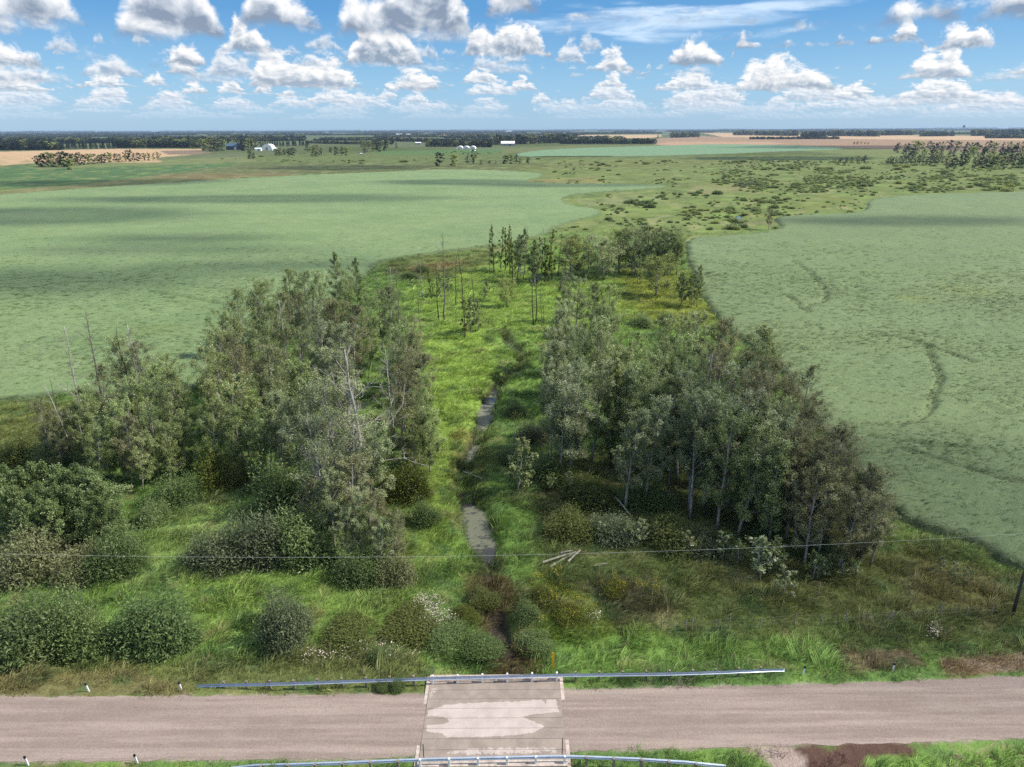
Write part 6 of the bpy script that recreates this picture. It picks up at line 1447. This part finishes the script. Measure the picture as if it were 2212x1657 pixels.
def build_crop():
    X, Y = [], []
    for (y0, y1, per) in ((60, 100, 6), (100, 150, 4.0), (150, 220, 2.2), (220, 320, 0.9)):
        xm = 0.74 * y1 + 15; n = int(2 * xm * (y1 - y0) * per); X.append(rg.uniform(-xm, xm, n)); Y.append(rg.uniform(y0, y1, n))
    x = np.concatenate(X); y = np.concatenate(Y); keep = np.abs(x) < 0.74 * y + 12; x, y = x[keep], y[keep]
    sl = poly_sd(x, y, FL); sr = poly_sd(x, y, FR); keep = np.maximum(sl, sr) > 0.35; x, y, sr = x[keep], y[keep], sr[keep]
    n = len(x); relief = np.where(sr > 0, 1.5, 1.0) * field_relief(x, y)
    dcm = np.full(n, 1e9)
    for pts in CRACKS: dc, _ = line_d(x, y, pts); wob = 0.30 + 0.25 * fbm(x / 2.5, y / 2.5, 2, 66); relief -= 0.75 * np.exp(-(dc / (np.maximum(wob, 0.12) + 0.0015 * y)) ** 2); dcm = np.minimum(dcm, dc)
    z = height(x, y) + 0.72 + relief * (1 - 0.8 * sstep(y, 200, 600)) - 0.12
    ang = 0.9 * fbm(x / 16, y / 16, 3, 111) + 0.35 + 0.5 * fbm(x / 4, y / 4, 2, 112)
    s = rg.uniform(0.75, 1.3, n); far = 1 + 0.9 * sstep(y, 80, 240)
    c = np.where((sr > 0)[:, None], np.array((.135, .184, .078))[None], np.array((.166, .232, .100))[None]) * (1 + 0.17 * rg.normal(size=(n, 1))) * (0.95 + 0.35 * fbm(x / 5, y / 2.6, 3, 113))[:, None]
    pal = rg.uniform(size=n) < 0.14; c[pal] = np.array((.20, .25, .13)) * rg.uniform(0.8, 1.1, (pal.sum(), 1))
    keep = (dcm > 0.35 + 0.002 * y) & (rg.uniform(size=n) > 0.97 * sstep(y, 150, 318))
    rot = np.stack([0.10 * rg.normal(size=n), 0.12 * rg.normal(size=n) + 0.1, ang + 0.3 * rg.normal(size=n)], 1); scl = np.stack([s * far, s * far, s], 1); kk = rg.choice([5, 6], n)
    points_obj('crop_stalks', np.stack([x, y, z], 1)[keep], rot[keep], scl[keep], kk[keep], GSRC, 'wind-laid stalks over the cereal fields', 'crop', np.clip(c, .02, .5)[keep])
    print('crop', keep.sum())
build_crop()
# flower heads: white seed fluff and yellow blooms
def flower_src(seed, n, size, hmin, hmax, spread):
    rng = np.random.RandomState(seed); pos = np.stack([rng.normal(size=n) * spread, rng.normal(size=n) * spread, rng.uniform(hmin, hmax, n)], 1)
    v, q = leaf_quads(pos, size, 0.8, rng, up=0.4); me = mesh_np('flower', v, q, None, [M_GRASS], False); face_attr(me, 'v', rng.uniform(0.2, 1, n)); return me
FSRC = source_collection('flower_source', [flower_src(1, 12, 0.10, 0.6, 1.3, 0.22), flower_src(2, 18, 0.09, 0.5, 1.1, 0.2)])
def flowers(name, label, regions, colr, idx):
    pts = []
    for (px0, px1, py0, py1, n) in regions:
        for _ in range(n):
            pts.append(ground_at(min(max(rg.normal((px0 + px1) / 2, (px1 - px0) / 4), px0), px1), min(max(rg.normal((py0 + py1) / 2, (py1 - py0) / 4), py0), py1)))
    pts = np.array(pts); n = len(pts); s = rg.uniform(0.7, 1.3, n)
    points_obj(name, pts, np.stack([0 * s, 0.2 + 0 * s, rg.uniform(0, 6.28, n)], 1), np.stack([s, s, s], 1), np.full(n, idx), FSRC, label, 'flowers', np.array(colr)[None] * rg.uniform(0.75, 1.15, (n, 1)))
flowers('seed_heads', 'white fluffy seed heads of weeds beside the creek', [(885, 960, 1298, 1330, 48), (915, 985, 1325, 1362, 44), (780, 900, 1400, 1435, 22), (1270, 1300, 1335, 1352, 8), (2000, 2030, 1365, 1385, 14), (640, 760, 1418, 1440, 16)], (.52, .45, .37), 0)
flowers('yellow_flowers', 'yellow goldenrod blooms in the rough grass', [(1150, 1300, 1255, 1350, 34), (1300, 1400, 1250, 1290, 18), (1380, 1440, 1265, 1300, 8), (1160, 1240, 1230, 1260, 6)], (.42, .33, .03), 1)
def straw_clods():
    pts = []
    for (px0, px1, py0, py1, n) in [(2085, 2240, 1418, 1452, 170), (2040, 2230, 1608, 1660, 60)]:
        for _ in range(n): pts.append(ground_at(rg.uniform(px0, px1), rg.uniform(py0, py1)))
    pts = np.array(pts); n = len(pts); s = rg.uniform(0.5, 1.1, n)
    points_obj('cut_straw', pts, np.stack([0 * s, 0 * s, 0.5 + 0.4 * rg.normal(size=n)], 1), np.stack([s, s, s * 0.5], 1), rg.choice([5, 6], n), GSRC, 'pale cut straw lying on the verge', 'straw', np.array((.34, .26, .17))[None] * rg.uniform(0.7, 1.2, (n, 1)))
straw_clods()

# ------------------------------------------------------------------ clouds overhead that shade parts of the land, and the hazy air
def shade_cloud(px, py, rx, ry, label, hgt=2000.0, shells=(1.12, 0.92, 0.72), world_r=None):
    c = P(px, py, GZ); rng = np.random.RandomState(int(px * 7 + py))
    if world_r is None:
        a = P(px + rx, py, GZ); rxw = abs(a[0] - c[0]); b0 = P(px, py - ry, GZ); b1 = P(px, py + ry, GZ); ryw = abs(b0[1] - b1[1]) / 2
    else: rxw, ryw = world_r
    off = np.array([sd.x / sd.z, sd.y / sd.z]) * hgt
    bm = MB()
    import bmesh
    for sc in shells:
        b = bmesh.new(); bmesh.ops.create_icosphere(b, subdivisions=5, radius=1.0)
        v = np.array([q.co[:] for q in b.verts]); f = np.array([[w.index for w in q.verts] for q in b.faces]); b.free()
        n = fbm(v[:, 0] * 1.6 + px, v[:, 1] * 1.6 + py, 5, 200, 0.6) + 0.35 * perlin(v[:, 0] * 6 + v[:, 2] * 3, v[:, 1] * 6, 201)
        s = sc * (1 + 0.42 * n); th = min(260.0, 0.45 * (rxw + ryw) / 2 + 20)
        V = np.stack([v[:, 0] * rxw * s, v[:, 1] * ryw * s, np.where(v[:, 2] < 0, v[:, 2] * 0.25, v[:, 2]) * th * s], 1); bm.add(V, None, f)
    o = obj('cloud', bm.mesh('cloud', [M_CLOUD], True)); o.location = (c[0] + off[0], c[1] + off[1], hgt); tag(o, label, None, None, 'structure')
def cloud_mat():
    m, t, out = mat('cloud_vapour'); d = t.new('ShaderNodeBsdfDiffuse'); d.inputs[0].default_value = (.9, .9, .9, 1); tr = t.new('ShaderNodeBsdfTransparent'); tl = t.new('ShaderNodeBsdfTranslucent'); tl.inputs[0].default_value = (.9, .9, .9, 1)
    a = t.new('ShaderNodeMixShader'); a.inputs[0].default_value = 0.5; t.link(d.outputs[0], a.inputs[1]); t.link(tl.outputs[0], a.inputs[2])
    b = t.new('ShaderNodeMixShader'); b.inputs[0].default_value = 0.13; t.link(tr.outputs[0], b.inputs[1]); t.link(a.outputs[0], b.inputs[2]); t.link(b.outputs[0], out.inputs[0]); return m
M_CLOUD = cloud_mat()
for i, (px, py, rx, ry) in enumerate([(120, 612, 300, 26), (640, 578, 250, 13), (60, 470, 330, 20), (560, 432, 380, 9), (420, 520, 160, 9), (1010, 395, 150, 6), (1250, 402, 200, 3.5), (250, 395, 240, 7), (1700, 342, 200, 4), (1980, 480, 260, 10), (760, 362, 160, 5), (400, 545, 300, 7), (1900, 318, 300, 4)]):
    shade_cloud(px, py, rx, ry, 'cumulus cloud drifting high over the fields', 2000.0 if py > 350 else 1500.0)
shade_cloud(1950, 1120, 0, 0, 'cumulus cloud drifting high over the near grove', 1200.0, (1.1, 0.75), (36, 24))
def build_haze():
    m = bpy.data.materials.new('haze'); m.use_nodes = True; t = NT(m.node_tree); t.n.clear(); out = t.new('ShaderNodeOutputMaterial'); v = t.new('ShaderNodeVolumePrincipled')
    v.inputs['Color'].default_value = (.52, .70, .92, 1); v.inputs['Density'].default_value = HAZE; v.inputs['Anisotropy'].default_value = 0.2
    t.link(v.outputs[0], out.inputs['Volume'])
    o = obj('haze', MB().box((0, 13400, 20.5), (62000, 27400, 47)).mesh('haze', [m])); tag(o, 'thin blue summer haze over the plain', None, None, 'stuff')
HAZE = 0.42e-4
build_haze()
